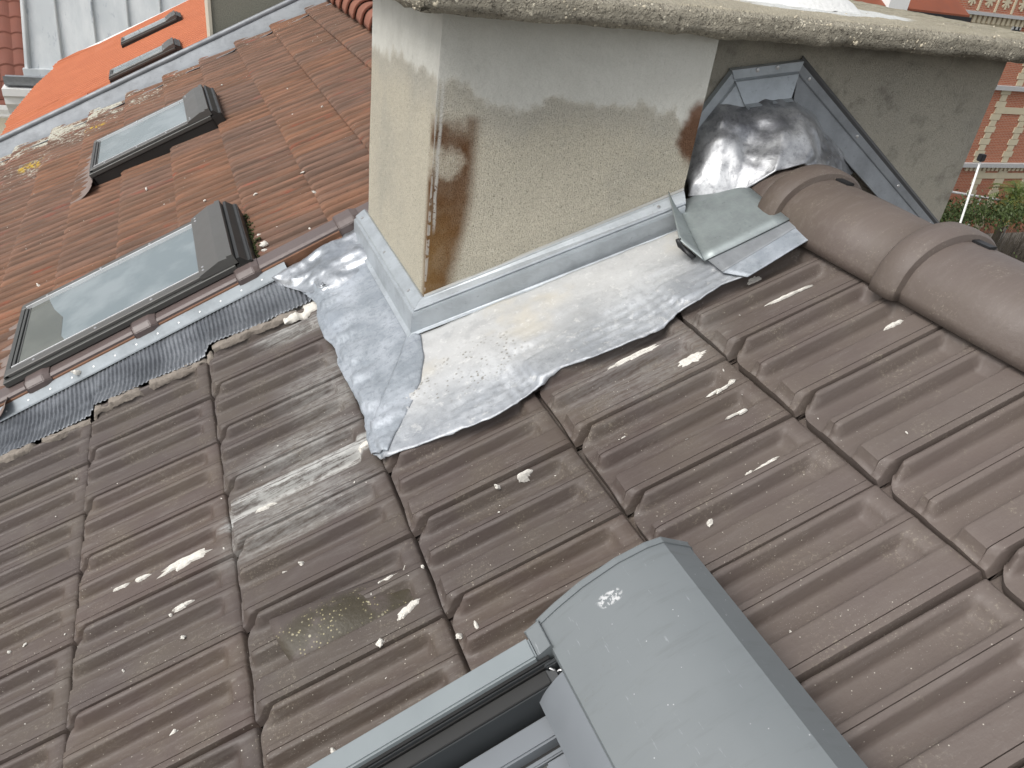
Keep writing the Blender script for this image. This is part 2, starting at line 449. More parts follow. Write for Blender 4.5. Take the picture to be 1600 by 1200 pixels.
def boxv(x0, x1, y0, y1, z0, z1):
    v = [(x, y, z) for z in (z0, z1) for y in (y0, y1) for x in (x0, x1)]
    f = [(0, 2, 3, 1), (4, 5, 7, 6), (0, 1, 5, 4), (2, 6, 7, 3), (0, 4, 6, 2), (1, 3, 7, 5)]
    return v, f
def box(name, b, mat, parent=None, bevel=0):
    o = mk(name, *boxv(*b), mat, parent)
    if bevel: fix(o, bevel, 2, True)
    return o
def multi(name, boxes, mat, parent=None, bevel=0):
    V, F = [], []
    for b in boxes:
        v, f = boxv(*b); k = len(V); V += v; F += [tuple(i+k for i in q) for q in f]
    o = mk(name, V, F, mat, parent)
    if bevel: fix(o, bevel, 1)
    return o
def prism(name, prof, axis, a, b, mat, parent=None, smooth=False, bevel=0, off=0):
    """profile (two coords) extruded along axis 'y' (prof=(x,z)) or 'x' (prof=(y,z)), closed loop"""
    n = len(prof); V = []
    for t in (a, b):
        for p_ in prof: V.append((p_[0], t, p_[1]) if axis == 'y' else (t, p_[0], p_[1]))
    F = [(i, (i+1) % n, n+(i+1) % n, n+i) for i in range(n)] + [tuple(range(n)), tuple(range(2*n-1, n-1, -1))]
    o = mk(name, V, F, mat, parent); fix(o, bevel, 1, smooth); return o
def grid(name, fn, nu, nv, mat, parent=None, smooth=True, thick=0):
    V = [fn(i/(nu-1), j/(nv-1)) for i in range(nu) for j in range(nv)]
    F = [(i*nv+j, (i+1)*nv+j, (i+1)*nv+j+1, i*nv+j+1) for i in range(nu-1) for j in range(nv-1)]
    o = mk(name, V, F, mat, parent, smooth)
    if thick:
        s = o.modifiers.new('thickness', 'SOLIDIFY'); s.thickness = thick; s.offset = 1
    return o
def tube(name, pts, r, mat, parent=None, n=8, r2=None):
    V, F = [], []; pts = [Vector(p_) for p_ in pts]
    for k, p_ in enumerate(pts):
        d = (pts[min(k+1, len(pts)-1)] - pts[max(k-1, 0)]).normalized()
        a = d.orthogonal().normalized(); b = d.cross(a)
        rr = r if r2 is None else r + (r2-r)*k/(len(pts)-1)
        for i in range(n): V.append(p_ + (a*math.cos(i*2*math.pi/n) + b*math.sin(i*2*math.pi/n))*rr)
    for k in range(len(pts)-1):
        for i in range(n): F.append((k*n+i, k*n+(i+1) % n, (k+1)*n+(i+1) % n, (k+1)*n+i))
    F += [tuple(range(n-1, -1, -1)), tuple(range((len(pts)-1)*n, len(pts)*n))]
    return mk(name, V, F, mat, parent, True)
def sweep(name, prof, path, ups, outs, mat, parent=None, thick=.0025):
    """open sheet profile [(out, up)] along path with per-point out / up vectors, given real thickness"""
    n = len(prof); V = []
    for p_, u, o_ in zip(path, ups, outs):
        for a, b in prof: V.append(Vector(p_) + Vector(o_)*a + Vector(u)*b)
    F = [(k*n+i, k*n+i+1, (k+1)*n+i+1, (k+1)*n+i) for k in range(len(path)-1) for i in range(n-1)]
    ob = mk(name, V, F, mat, parent)
    s = ob.modifiers.new('thickness', 'SOLIDIFY'); s.thickness = thick; s.offset = 0
    return ob
def nz(v, sc=1): return mnoise.noise(Vector(v)*sc)
def lump(name, size, mat, seed, parent=None, sub=2):
    bm = bmesh.new(); bmesh.ops.create_icosphere(bm, subdivisions=sub, radius=1)
    for v in bm.verts:
        k = 1 + .55*nz(v.co + Vector((seed*3.1, seed, 0)), 1.1) + .3*nz(v.co + Vector((0, seed*2.3, 5)), 2.7)
        v.co = Vector((v.co.x*size[0]*k, v.co.y*size[1]*k, v.co.z*size[2]*k))
    me = bpy.data.meshes.new(name); bm.to_mesh(me); bm.free(); me.materials.append(mat)
    o = bpy.data.objects.new(name, me); COL.objects.link(o)
    if parent: o.parent = parent
    return o
def studs(name, pts, r, mat, parent, nrm=(0, 0, 1), h=.4, joined=False):
    """small round heads; each an object sharing one mesh, or joined when too small to pick apart"""
    nrm = Vector(nrm).normalized(); a = nrm.orthogonal().normalized(); b = nrm.cross(a)
    V, F = [], []
    for p_ in (pts if joined else [Vector((0, 0, 0))]):
        k = len(V); p_ = Vector(p_)
        for rr, hh in ((1, 0), (.85, .7), (.4, 1)):
            for i in range(8): V.append(p_ + (a*math.cos(i*math.pi/4)+b*math.sin(i*math.pi/4))*r*rr + nrm*r*h*hh)
        for q in range(2):
            for i in range(8): F.append((k+q*8+i, k+q*8+(i+1) % 8, k+q*8+8+(i+1) % 8, k+q*8+8+i))
        F.append(tuple(k+16+i for i in range(8)))
    o = mk(name, V, F, mat, parent)
    if joined: return [o]
    out = []
    for q, p_ in enumerate(pts):
        c_ = o if q == 0 else o.copy()
        if q: COL.objects.link(c_)
        c_.location = p_; out.append(c_)
    return out

# ------------------------------------------------------------------ brown interlocking tile
RIB = .029
PROF = [(0, -.25), (.004, .62), (.010, .95), (.022, 1.0), (.050, .98), (.064, .84), (.088, .28), (.104, .06), (.125, .0), (.17, 0), (.285, .01), (.302, .10), (.326, .86), (.336, .98),
        (.350, 1), (.389, 1.0), (.393, .80), (.397, 1.0), (.434, 1.0), (.446, .88), (.472, .26), (.488, .05), (.51, .0), (.645, .0), (.664, .10), (.688, .88), (.699, .99),
        (.715, 1), (.903, 1.0), (.907, .78), (.911, 1.0), (.970, 1.0), (.977, .80), (.985, -.1), (1.0, -.4)]
def prof(s):
    for (a, za), (b, zb) in zip(PROF, PROF[1:]):
        if s <= b: return za + (zb-za)*(s-a)/(b-a)
    return PROF[-1][1]
TT = [0, .003, .009, .017, .027, .040, .060, .12, .22, .30, .312, .322, .330, .342, .355, .359, .363, .40]
def sm(x): x = max(0, min(1, x)); return x*x*(3-2*x)
def tile_h(t, s):
    base = .018 - .030*t/C
    z = prof(s)
    edge = s < .10 or s > .945
    tl = .026 if edge else .017
    tail = .10 + .90*sm((t-.003)/tl)
    if z > 0: z = z*tail
    head = sm((t-.308)/.022)
    z = z*(1-head) + head*max(z, .92 if .02 < s < .95 else z)
    drop = sm((t-.358)/.004)
    z = z*(1-drop) + .25*drop
    return base + z*RIB
def surf(v, y):
    """height of the laid brown tiles over the roof plane"""
    i = math.floor(v/C); t = v - i*C; s = (-y/W) % 1.0
    return max(tile_h(t, s), tile_h(t+C, s) if t < .03 else -1)
def cor(s): return .026*max(0, 1-s/.16)**2 - .004*sm((s-.6)/.3)     # rounded lower corner beside the joint
def tile_mesh(name, mat):
    V, F = [], []; ns = len(PROF)
    for t in TT:
        for s, _ in PROF:
            V.append((t + cor(s)*max(0, 1-t/.12), -s*W, tile_h(t, s)))
    nt = len(TT)
    for a in range(nt-1):
        for b in range(ns-1): F.append((a*ns+b, (a+1)*ns+b, (a+1)*ns+b+1, a*ns+b+1))
    k = len(V)                                     # thickness at the tail and along the joint
    for b in range(ns): V.append((cor(PROF[b][0]), -PROF[b][0]*W, V[b][2]-.027))
    for b in range(ns-1): F.append((b, b+1, k+b+1, k+b))
    k2 = len(V)
    for a in range(nt): V.append((TT[a], -.0005, V[a*ns][2]-.012))
    for a in range(nt-1): F.append((a*ns, k2+a, k2+a+1, (a+1)*ns))
    me = bpy.data.meshes.new(name); me.from_pydata(V, [], F); me.update(); me.materials.append(mat)
    me.polygons.foreach_set('use_smooth', [True]*len(me.polygons)); me.update()
    bm = bmesh.new(); bm.from_mesh(me)
    for e in bm.edges:
        if len(e.link_faces) == 2 and e.calc_face_angle(0) > R(55): e.smooth = False
    bm.to_mesh(me); bm.free()
    return me

house = root('house', 'house under the near brown double-channel tile roof with its skylight and ridge', 'house', 0, 0, 0)
o = mk('roof_deck', [(-3.2, -3, -.05), (1.56, -3, -.05), (1.56, 1.27, -.05), (-3.2, 1.27, -.05)], [(0, 1, 2, 3)], M['deck'], house)
tmesh = tile_mesh('roof_tile', M['brown'])
SKY_FG = (-.75, .735, -.44)     # opening of the near skylight v0, v1, y
def place(par, me, name, v, y, jit=1):
    o = bpy.data.objects.new(name, me); COL.objects.link(o); o.parent = par
    o.location = (v + random.uniform(-.0015, .0015)*jit, y + random.uniform(-.001, .001)*jit, random.uniform(-.0015, .0015)*jit)
    o.rotation_euler = (random.uniform(-.006, .006)*jit, random.uniform(-.006, .006)*jit, random.uniform(-.005, .005)*jit)
    return o
for i in range(-4, 4):
    for j in range(-5, 10):
        v, y = i*C, -j*W
        if y - W < -1.6: continue
        if v > .56 and y > .75: continue
        if i == 0 and j == 0: continue
        # opening of the skylight in the foreground
        if y <= -.40 and v + C > -.7 and v + .25 < .73: continue
        place(house, tmesh, 'roof_tile', v, y)
# the vent tile beside the near skylight: a half-round hood over its middle
vm = tile_mesh('vent_tile', M['brown'])
vt = place(house, vm, 'vent_tile', 0, 0, .3); vt['label'] = 'mossy vent tile with a raised half-round hood'
def vhood(a, b):
    t = .055 + .275*a; y = -.018 - .140*b
    w = math.sin(math.pi*min(1, max(0, b)))**.7
    k = (1-sm((a-.35)/.65))
    return (t + .03*b*(1-a), y - .03*a*(1-b), .014 - .030*t/C + .034*w*k + .012*k + .004 + .008*(1-k))
vh_ = grid('vent_hood', vhood, 14, 16, M['vent'], vt, thick=.006)
vh_.location = (0, 0, 0)
sl = box('vent_slot', (.070, .076, -.085, -.045, .022, .036), M['rubber'], vt)

# ------------------------------------------------------------------ ridge tiles (half-round with a collar at the far end)
def arc(rx, rz, n=20, a0=0, a1=math.pi): return [(rx*math.cos(a0+(a1-a0)*k/n), rz*math.sin(a0+(a1-a0)*k/n)) for k in range(n+1)]
def ridge_mesh(name, L, rx, rz, thick, collar, mat):
    rings = []
    # (y from far end, scale, foot)
    st = [(0, .002), (-.004, .014), (-.012, .020), (-.036, .0215), (-.058, .020), (-.067, .014), (-.069, .006), (-.070, 0), (-.075, 0), (-.12, 0), (-L*.5, 0), (-L-.045, -.006)]
    if collar < 0: st = [(.03, -.010), (-L*.3, -.002), (-L*.8, .009), (-L, .013), (-L-.003, .0)]
    if not collar: st = [(0, -.004), (-L*.5, 0), (-L, .0), (-L-.05, 0)]
    V, F = [], []; n = 26
    for yy, sc in st:
        a = arc(rx+sc, rz+sc, n)
        ring = [(rx+sc+.003, -.026), (rx+sc+.003, -.004)] + a[1:-1] + [(-rx-sc-.003, -.004), (-rx-sc-.003, -.026)]
        V += [(x, yy, z) for x, z in ring]
    m = n+3
    for k in range(len(st)-1):
        for i in range(m-1): F.append((k*m+i, k*m+i+1, (k+1)*m+i+1, (k+1)*m+i))
    me = bpy.data.meshes.new(name); me.from_pydata(V, [], F); me.update(); me.materials.append(mat)
    me.polygons.foreach_set('use_smooth', [True]*len(me.polygons))
    bm = bmesh.new(); bm.from_mesh(me)
    bmesh.ops.recalc_face_normals(bm, faces=bm.faces)
    for e in bm.edges:
        if len(e.link_faces) == 2 and e.calc_face_angle(0) > R(40): e.smooth = False
    bm.to_mesh(me); bm.free()
    return me
XR, ZR = 1.375, .705
rm = ridge_mesh('ridge_tile', .375, .125, .094, .012, .010, M['ridge'])
for k in range(4):
    o = bpy.data.objects.new('ridge_tile', rm); COL.objects.link(o); o.parent = house
    # the parent is tilted by the pitch: undo it so the ridge lies level
    yy = .345 - .385*k
    world_loc = Vector((XR, yy, ZR))
    inv = Matrix.Rotation(P, 3, 'Y')
    o.location = inv @ world_loc; o.rotation_euler = (0, P, 0)
    s_ = o.modifiers.new('thickness', 'SOLIDIFY'); s_.thickness = .014; s_.offset = -1
# short end piece against the lead saddle
rm2 = ridge_mesh('ridge_end_tile', .06, .122, .092, .012, 0, M['ridge'])
o = bpy.data.objects.new('ridge_end_tile', rm2); COL.objects.link(o); o.parent = house
o.location = inv @ Vector((XR, .44, ZR-.006)); o.rotation_euler = (0, P, 0)
s_ = o.modifiers.new('thickness', 'SOLIDIFY'); s_.thickness = .012; s_.offset = -1
# ridge clips
for yy in (.335, -.05):
    c_ = box('ridge_clip', (-.010, .012, -.03, .02, 0, .006), M['tar'], house, .001)
    c_.location = inv @ Vector((XR+.02, yy-.07, ZR+.092)); c_.rotation_euler = (0, P, 0)
# the far slope behind the ridge and the walls below
XE = 2*XR+2.75
far = mk('rear_roof_slope', [inv @ Vector(q) for q in ((XR, -3, .70), (XR, .62, .70), (XR+3.4, .62, .70-3.4*.62), (XR+3.4, -3, .70-3.4*.62))], [(0, 1, 2, 3)], M['brown'], house)
hw = box('house_wall', (-2.6, 4.4, -2.9, 1.2, -10, -1.75), M['cream'], house); hw.rotation_euler = (0, P, 0)

# ------------------------------------------------------------------ chimney
chim = wroot('chimney', 'wide pebbledashed chimney stack with rust stains and a rough concrete cap', 'chimney', (.505, .614, .2))
def rel(o, r_=chim): o.location = -Vector(r_.location); return o
def wall_block(name, plan, z0, z1, par, step=.06):
    V, F = [], []
    m = len(plan); pts = []
    for k in range(m):
        a, b = Vector(plan[k]), Vector(plan[(k+1) % m]); L = (b-a).length; n = max(1, int(L/step))
        for i in range(n): pts.append(a + (b-a)*i/n)
    nz_ = int((z1-z0)/step); n = len(pts)
    for k in range(nz_+1):
        z = z0 + (z1-z0)*k/nz_
        for p_ in pts:
            d = .0035*nz((p_.x, p_.y, z), 7)
            V.append((p_.x + d, p_.y + d, z))
    for k in range(nz_):
        for i in range(n): F.append((k*n+i, k*n+(i+1) % n, (k+1)*n+(i+1) % n, (k+1)*n+i))
    F.append(tuple(nz_*n+i for i in range(n)))
    o = mk(name, V, F, M['render'], par); return rel(o, par)
A2, B2, D2 = (.505, .614), (1.121, .487), (.505, 1.225)
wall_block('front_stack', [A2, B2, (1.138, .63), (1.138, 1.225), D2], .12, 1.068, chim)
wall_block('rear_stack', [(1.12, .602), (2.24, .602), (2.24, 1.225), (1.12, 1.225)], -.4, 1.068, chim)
# cap: subdivided slab with rough broken edges
def cap():
    bm = bmesh.new()
    x0, x1, y0, y1, z0, z1 = .392, 2.38, .425, 1.40, 1.063, 1.121
    nx, ny, nzz = 130, 44, 5
    def P3(i, j, k): return Vector((x0+(x1-x0)*i/nx, y0+(y1-y0)*j/ny, z0+(z1-z0)*k/nzz))
    vs = {}
    def vert(i, j, k):
        if (i, j, k) not in vs:
            p_ = P3(i, j, k)
            side = (i in (0, nx)) + (j in (0, ny)) + (k in (0, nzz))
            d = .006*nz(p_, 9) + .004*nz(p_, 28) + .002*nz(p_, 60)
            q = p_.copy()
            if j == 0: q.y += d + .006*max(0, nz(p_ + Vector((9, 0, 0)), 6)); 
            if i == 0: q.x += d
            if k == nzz: q.z += d*.6 + .03*max(0, 1-((p_.y-.9)/.5)**2)*0
            if k == 0: q.z += d*.8
            if side >= 2:
                c_ = P3(nx/2, ny/2, nzz/2); r_ = .010 + .008*nz(p_, 20)
                if j == 0: q.y += r_
                if i == 0: q.x += r_
                if k == nzz: q.z -= r_
                if k == 0: q.z += r_*.7
            if i == 0 and j < 3: q.x += .02*(3-j)/3
            vs[(i, j, k)] = bm.verts.new(q)
        return vs[(i, j, k)]
    for i in range(nx):
        for k in range(nzz):
            bm.faces.new((vert(i, 0, k), vert(i+1, 0, k), vert(i+1, 0, k+1), vert(i, 0, k+1)))
            bm.faces.new((vert(i, ny, k), vert(i, ny, k+1), vert(i+1, ny, k+1), vert(i+1, ny, k)))
        for j in range(ny):
            bm.faces.new((vert(i, j, nzz), vert(i+1, j, nzz), vert(i+1, j+1, nzz), vert(i, j+1, nzz)))
            bm.faces.new((vert(i, j, 0), vert(i, j+1, 0), vert(i+1, j+1, 0), vert(i+1, j, 0)))
    for j in range(ny):
        for k in range(nzz):
            bm.faces.new((vert(0, j, k), vert(0, j, k+1), vert(0, j+1, k+1), vert(0, j+1, k)))
            bm.faces.new((vert(nx, j, k), vert(nx, j+1, k), vert(nx, j+1, k+1), vert(nx, j, k+1)))
    me = bpy.data.meshes.new('cap'); bm.to_mesh(me); bm.free(); me.materials.append(M['concrete'])
    me.polygons.foreach_set('use_smooth', [True]*len(me.polygons))
    o = bpy.data.objects.new('cap', me); COL.objects.link(o); o.parent = chim; return rel(o)
capo = cap()
V, F = [], []                                      # exposed aggregate in the cap's faces
ico = bmesh.new(); bmesh.ops.create_icosphere(ico, subdivisions=1, radius=1)
iv = [v.co.copy() for v in ico.verts]; ifc = [tuple(v.index for v in f.verts) for f in ico.faces]; ico.free()
for q in range(1100):
    r_ = random.choice((.0016, .0020, .0026, .0034, .0020, .0016, .0048))
    if random.random() < .8: c_ = Vector((random.uniform(.40, 2.36), .430 + random.uniform(-.001, .004), random.uniform(1.074, 1.110)))
    elif random.random() < .6: c_ = Vector((random.uniform(.40, 2.36), random.uniform(.43, .8), 1.1195))
    else: c_ = Vector((.396, random.uniform(.43, 1.0), random.uniform(1.068, 1.116)))
    k = len(V); sc = (random.uniform(.8, 1.5), .7, random.uniform(.7, 1.1)); an = random.uniform(0, 3)
    for w_ in iv:
        x, z = w_.x*sc[0], w_.z*sc[2]
        V.append(c_ + Vector((x*math.cos(an)-z*math.sin(an), w_.y*sc[1], x*math.sin(an)+z*math.cos(an)))*r_)
    F += [tuple(i+k for i in f) for f in ifc]
pb = rel(mk('pebbles', V, F, M['pebble'], chim, True)); pb['kind'] = 'stuff'
# white mortar haunch with a clay pot base on the cap
def haunch(u, w_):
    a = u*2*math.pi; r_ = w_
    k = 1 + .12*nz((math.cos(a)*2, math.sin(a)*2, 1))
    return (1.62+.26*r_*math.cos(a)*k, .92+.20*r_*math.sin(a)*k, 1.119 + .10*(1-r_**1.3) + .008*nz((math.cos(a)*3*r_, math.sin(a)*3*r_, 4), 2))
rel(grid('mortar_haunch', haunch, 36, 9, plain('white_lime_mortar', (.66, .66, .64), .9, var=.1, sc=14, bump=.004), chim))

# ------------------------------------------------------------------ zinc cover strips round the chimney foot
UPZ = Vector((0, 0, 1))
cf = wroot('zinc_cover_strip', 'bright zinc cover strip screwed along the foot of the rust-stained chimney corner', 'flashing', (.505, .614, .385))
ZP = [(.001, .006), (.006, .007), (.012, .003), (.030, -.012), (.032, -.016), (.029, -.020), (.036, -.024), (.037, -.030), (.037, -.078), (.047, -.086)]
dA = Vector((B2[0]-A2[0], B2[1]-A2[1], 0)); nF = Vector((dA.y, -dA.x, 0)).normalized(); nL = Vector((-1, 0, 0))
def zt(x, h=.125): return x*TP + h
pa = [Vector((A2[0], A2[1], zt(A2[0]))) , Vector((B2[0], B2[1], zt(B2[0], .122)))]
mit = (nF + nL); mit /= mit.dot(nF)
rel(sweep('front_strip', ZP, [pa[0], pa[1]], [UPZ]*2, [mit, nF], M['zinc'], cf), cf)
pl = [Vector((A2[0], A2[1], zt(A2[0]))), Vector((D2[0], D2[1]+.03, zt(A2[0])))]
rel(sweep('side_strip', ZP, pl, [UPZ]*2, [mit, nL], M['zinc'], cf), cf)
pts = [pa[0].lerp(pa[1], k) + nF*.020 + UPZ*(-.001) for k in (.04, .2, .9)]
for q_ in studs('screw', pts, .0048, M['steel'], cf, (nF*.6+UPZ)): q_.location -= cf.location
pts = [pl[0].lerp(pl[1], k) + nL*.022 + UPZ*(-.003) for k in (.1, .5, .93)]
for q_ in studs('screw', pts, .0048, M['steel'], cf, (nL*.6+UPZ)): q_.location -= cf.location
rel(sweep('sealant', [(.0, .0), (.003, .009), (-.001, .013)], [pa[0]+nF*.001, pa[1]+nF*.001], [UPZ]*2, [nF]*2, plain('grey_sealant', (.33, .33, .31), .8), cf), cf)

# ------------------------------------------------------------------ lead aprons
def interp(pts, u):
    d = [0]
    for a, b in zip(pts, pts[1:]): d.append(d[-1] + math.hypot(b[0]-a[0], b[1]-a[1]))
    t = u*d[-1]
    for k in range(len(pts)-1):
        if t <= d[k+1] + 1e-9:
            f = (t-d[k])/(d[k+1]-d[k]); return tuple(p_+(q-p_)*f for p_, q in zip(pts[k], pts[k+1]))
    return pts[-1]
def soft(v, y):
    s_ = 0
    for a in (-.05, -.025, 0, .025, .05):
        for b in (-.05, -.025, 0, .025, .05): s_ += surf(v+a, y+b)
    return s_/25
FO = [(.352, .262), (.360, .228), (.385, .212), (.438, .200), (.542, .183), (.631, .170), (.725, .182), (.804, .194), (.894, .178), (.999, .164), (1.049, .163), (1.093, .174), (1.139, .173), (1.208, .178), (1.264, .170)]
FI = [(.545, .578), (1.30, .425)]
LO = [(.268, 1.262), (.33, 1.127), (.36, 1.005), (.346, .915), (.345, .8), (.363, .729), (.352, .653), (.359, .55), (.363, .457), (.363, .388), (.35, .308), (.352, .250), (.372, .218)]
LI = [(.548, 1.27), (.548, .60)]
def drape(O, I, hi, edge, ed=1, amp=.0042, rag=.003):
    def fn(u, w_):
        a = interp(I, u); b = interp(O, u)
        f = w_
        v, y = a[0]+(b[0]-a[0])*f, a[1]+(b[1]-a[1])*f
        if w_ > .96: v += rag*nz((v, y, 3), 40); y += rag*nz((v, y, 7), 40)
        top = .038 + .5*(soft(v, y)-.016)*sm((f-.35)/.5) + .004*(1-sm((f-.35)/.5))
        h = hi*(1-sm(f*1.3)) + top*sm(f*1.3)
        h += amp*nz((v, y, 0), 7) + amp*.45*nz((v+3, y, 0), 18) + amp*1.2*max(0, nz((v*.6, y*1.6, 4), 16)-.15)
        h = max(h, max(surf(v+e_, y+g_) for e_ in (-.009, 0, .009) for g_ in (-.004, .004))+.005)
        return (v, y, h)
    return fn
la = tag(grid('lead_apron', drape(FO, FI, .052, .006), 130, 44, M['lead_front'], None, thick=.0025), 'broad beaten lead apron with chalky stains in front of the chimney', 'flashing')
ls = tag(grid('lead_side_apron', drape(LO, LI, .050, .004, amp=.0025), 110, 36, M['lead_side'], None, thick=.0025), 'grey lead apron on the downhill side of the chimney, with nibbled edge', 'flashing')
for o in (la, ls): o.rotation_euler = (0, -P, 0)
# crease / overlap flap at the corner
FL = [(.548, .600), (.488, .505), (.440, .44), (.388, .37), (.352, .31), (.348, .255)]
FL2 = [(.575, .565), (.555, .475), (.52, .40), (.47, .335), (.42, .275), (.385, .225)]
def flap(u, w_):
    a, b = interp(FL, u), interp(FL2, u)
    v, y = a[0]+(b[0]-a[0])*w_, a[1]+(b[1]-a[1])*w_
    base = .052*(1-u) + (soft(v, y)+.012)*u
    base = .052*(1-sm(u*1.3)) + (.038 + .5*(soft(v, y)-.016))*sm(u*1.3)
    return (v, y, max(base, surf(v, y)+.006, surf(v+.009, y)+.006) + .0045*(1-abs(2*w_-1)**2) + .0015*nz((v, y, 2), 14))
fl = tag(grid('lead_corner_fold', flap, 50, 14, M['lead_side'], None, thick=.002), 'diagonal folded lead corner piece below the chimney edge', 'flashing'); fl.rotation_euler = (0, -P, 0)
# crumpled shiny foil end against the red verge
FT = [(.262, 1.255), (.384, 1.262), (.498, 1.262), (.60, 1.30)]
FB = [(.268, 1.235), (.338, 1.10), (.43, .985), (.55, .98)]
def foil(u, w_):
    a, b = interp(FT, u), interp(FB, u)
    v, y = a[0]+(b[0]-a[0])*w_, a[1]+(b[1]-a[1])*w_
    h = .060*(1-w_) + .044*w_ + .010*math.sin(math.pi*w_) + .012*u*(1-w_)
    h += .013*nz((v*.7+y*1.2, y*2.2-v*1.0, 1), 8) + .009*nz((v*.6+y, y*2, 5), 15) + .003*nz((v, y, 8), 38)
    h = .042 + (h-.042)*sm((1-w_)*3.0)
    return (v, y, max(h, surf(v, y)+.010))
fo = tag(grid('lead_foil_end', foil, 80, 44, M['lead_foil'], None, thick=.0015), 'crumpled shiny foil-like lead end tucked under the red verge tiles', 'flashing'); fo.rotation_euler = (0, -P, 0)

# ------------------------------------------------------------------ zinc hood on the rear stack above the ridge
hd = wroot('zinc_hood_strip', 'angular zinc cover strip in three lengths framing the lead saddle above the ridge', 'flashing', (1.36, .60, .98))
OUT = Vector((0, -1, 0))
HP = [(.001, .004), (.014, .002), (.016, -.018), (.013, -.022), (.020, -.026), (.038, -.078), (.050, -.083)]
def leg(name, a, b, cut=(0, 0)):
    a, b = Vector(a), Vector(b); d = (b-a).normalized(); up = Vector((0, 1, 0)).cross(d)
    if up.z < 0: up = -up
    up = up.normalized()
    n = len(HP); V = []
    for p_, c_ in ((a, cut[0]), (b, cut[1])):
        for o_, u_ in HP: V.append(p_ + OUT*o_ + up*u_ + d*(c_*u_))
    F = [(i, i+1, n+i+1, n+i) for i in range(n-1)]
    o = mk(name, V, F, M['zinc'], hd); s_ = o.modifiers.new('thickness', 'SOLIDIFY'); s_.thickness = .002; s_.offset = 0
    return rel(o, hd), up
y2 = .600
_, u1 = leg('left_strip', (1.160, y2, .815), (1.264, y2, .975), (0, .5))
_, u2 = leg('top_strip', (1.255, y2, .974), (1.470, y2, 1.006), (-.42, .5)); _.location += Vector((0, -.002, .0))
_, u3 = leg('right_strip', (1.462, y2, 1.003), (2.24, y2, .526), (-.5, 0))
_['label'] = 'long right-hand length, shaded side coloured darker'
_.data.materials[0] = M['zinc_old_shaded']  # darker zinc than the other lengths: its shade is put into the colour
for q_ in studs('screw', [Vector((1.33, y2-.0175, .981)), Vector((1.39, y2-.0175, .990))], .006, M['steel'], hd, (0, -1, 0)): q_.location -= hd.location
for q_ in studs('screw', [Vector((1.462+.778*k, y2-.016, 1.003-.477*k)) + u3*(-.008) for k in (.06, .36, .66, .92)], .0055, M['steel'], hd, (0, -1, 0)): q_.location -= hd.location
# ragged sealant bead above the right length
rel(sweep('sealant', [(.0, .004), (.006, .011), (.001, .018)], [Vector((1.465, y2, 1.005)), Vector((2.24, y2, .530))], [u3]*2, [OUT]*2, plain('old_sealant', (.11, .11, .11), .7), hd), hd)

# ------------------------------------------------------------------ lead saddle (dome) between hood and ridge
INN = [(1.155, .600, .72), (1.165, .598, .77), (1.20, .592, .85), (1.245, .592, .91), (1.30, .596, .93), (1.38, .596, .94), (1.47, .596, .935), (1.56, .590, .885), (1.66, .592, .825), (1.80, .592, .735)]
OUTC = [(1.150, .50, .685), (1.195, .455, .70), (1.235, .425, .715), (1.262, .405, .745), (1.30, .385, .786), (1.375, .378, .806), (1.45, .385, .786), (1.488, .40, .742), (1.505, .41, .705), (1.53, .43, .68)]
def dome(u, w_):
    a, b = Vector(interp(INN, u)), Vector(interp(OUTC, u))
    p_ = a.lerp(b, w_)
    p_.z += .024*math.sin(math.pi*w_)**1.3*(1-.5*abs(2*u-1)) - .018*math.sin(math.pi*w_)*math.exp(-((u-.75)/.1)**2)
    p_.y -= .022*math.sin(math.pi*w_)*sm(w_*1.2-.1)
    d = .016*nz(p_, 7.5) + .013*nz((p_.x*1.5, p_.y, p_.z+3), 14) + .004*nz(p_, 36)
    fold = .007*math.sin(u*46 + 5*nz(p_, 6))*max(0, w_-.35)*math.exp(-((u-.72)/.22)**2)
    p_ += Vector((0, -.7, .7))*(d*max(0, math.sin(math.pi*min(1, w_)))**1.3 + fold)
    return p_
tag(grid('lead_saddle', dome, 90, 44, M['lead_dome'], None, thick=.002), 'blackened dented lead saddle dressed over the ridge end against the chimney', 'flashing')
# folded zinc tray and strip left of the ridge end
tr = root('zinc_tray', 'dull folded zinc tray beside the chimney corner, under the ridge end', 'flashing', 1.22, .3, .05)
def loc(v, y, h, r0=(1.22, .3, .05)): return (v-r0[0], y-r0[1], h-r0[2])
def sheet(name, pts, mat, par, r0, thick=.002, n=8):
    a, b, c_, d = [Vector(q) for q in pts]
    def fn(u, w_):
        p_ = a.lerp(b, u).lerp(d.lerp(c_, u), w_); p_ = p_ + Vector((0, 0, .0025*nz(p_, 9)))
        return Vector(p_) - Vector(r0)
    return grid(name, fn, n, n, mat, par, thick=thick)
R0 = (1.22, .3, .05)
sheet('tray_sheet', [(1.222, .262, .060), (1.440, .240, .066), (1.46, .46, .082), (1.30, .50, .082)], M['zinc_grey'], tr, R0)
sheet('tray_upstand', [(1.222, .262, .060), (1.30, .50, .082), (1.285, .50, .125), (1.205, .33, .098)], M['zinc_grey'], tr, R0)
tube('black_joint', [loc(1.205, .335, .10), loc(1.204, .33, .085), loc(1.210, .31, .072), loc(1.213, .292, .062)], .007, M['tar'], tr)
strip = root('zinc_joint_strip', 'short mottled zinc strip between the lead apron and the ridge end', 'flashing', 1.24, .2, .04)
R1 = (1.24, .2, .04)
sheet('strip_sheet', [(1.232, .207, .050), (1.262, .158, .046), (1.46, .165, .050), (1.47, .262, .063)], M['lead_side'], strip, R1, n=14)
sheet('strip_upper', [(1.232, .268, .056), (1.232, .207, .051), (1.47, .214, .058), (1.47, .28, .066)], M['zinc_old_shaded'], strip, R1, n=10)

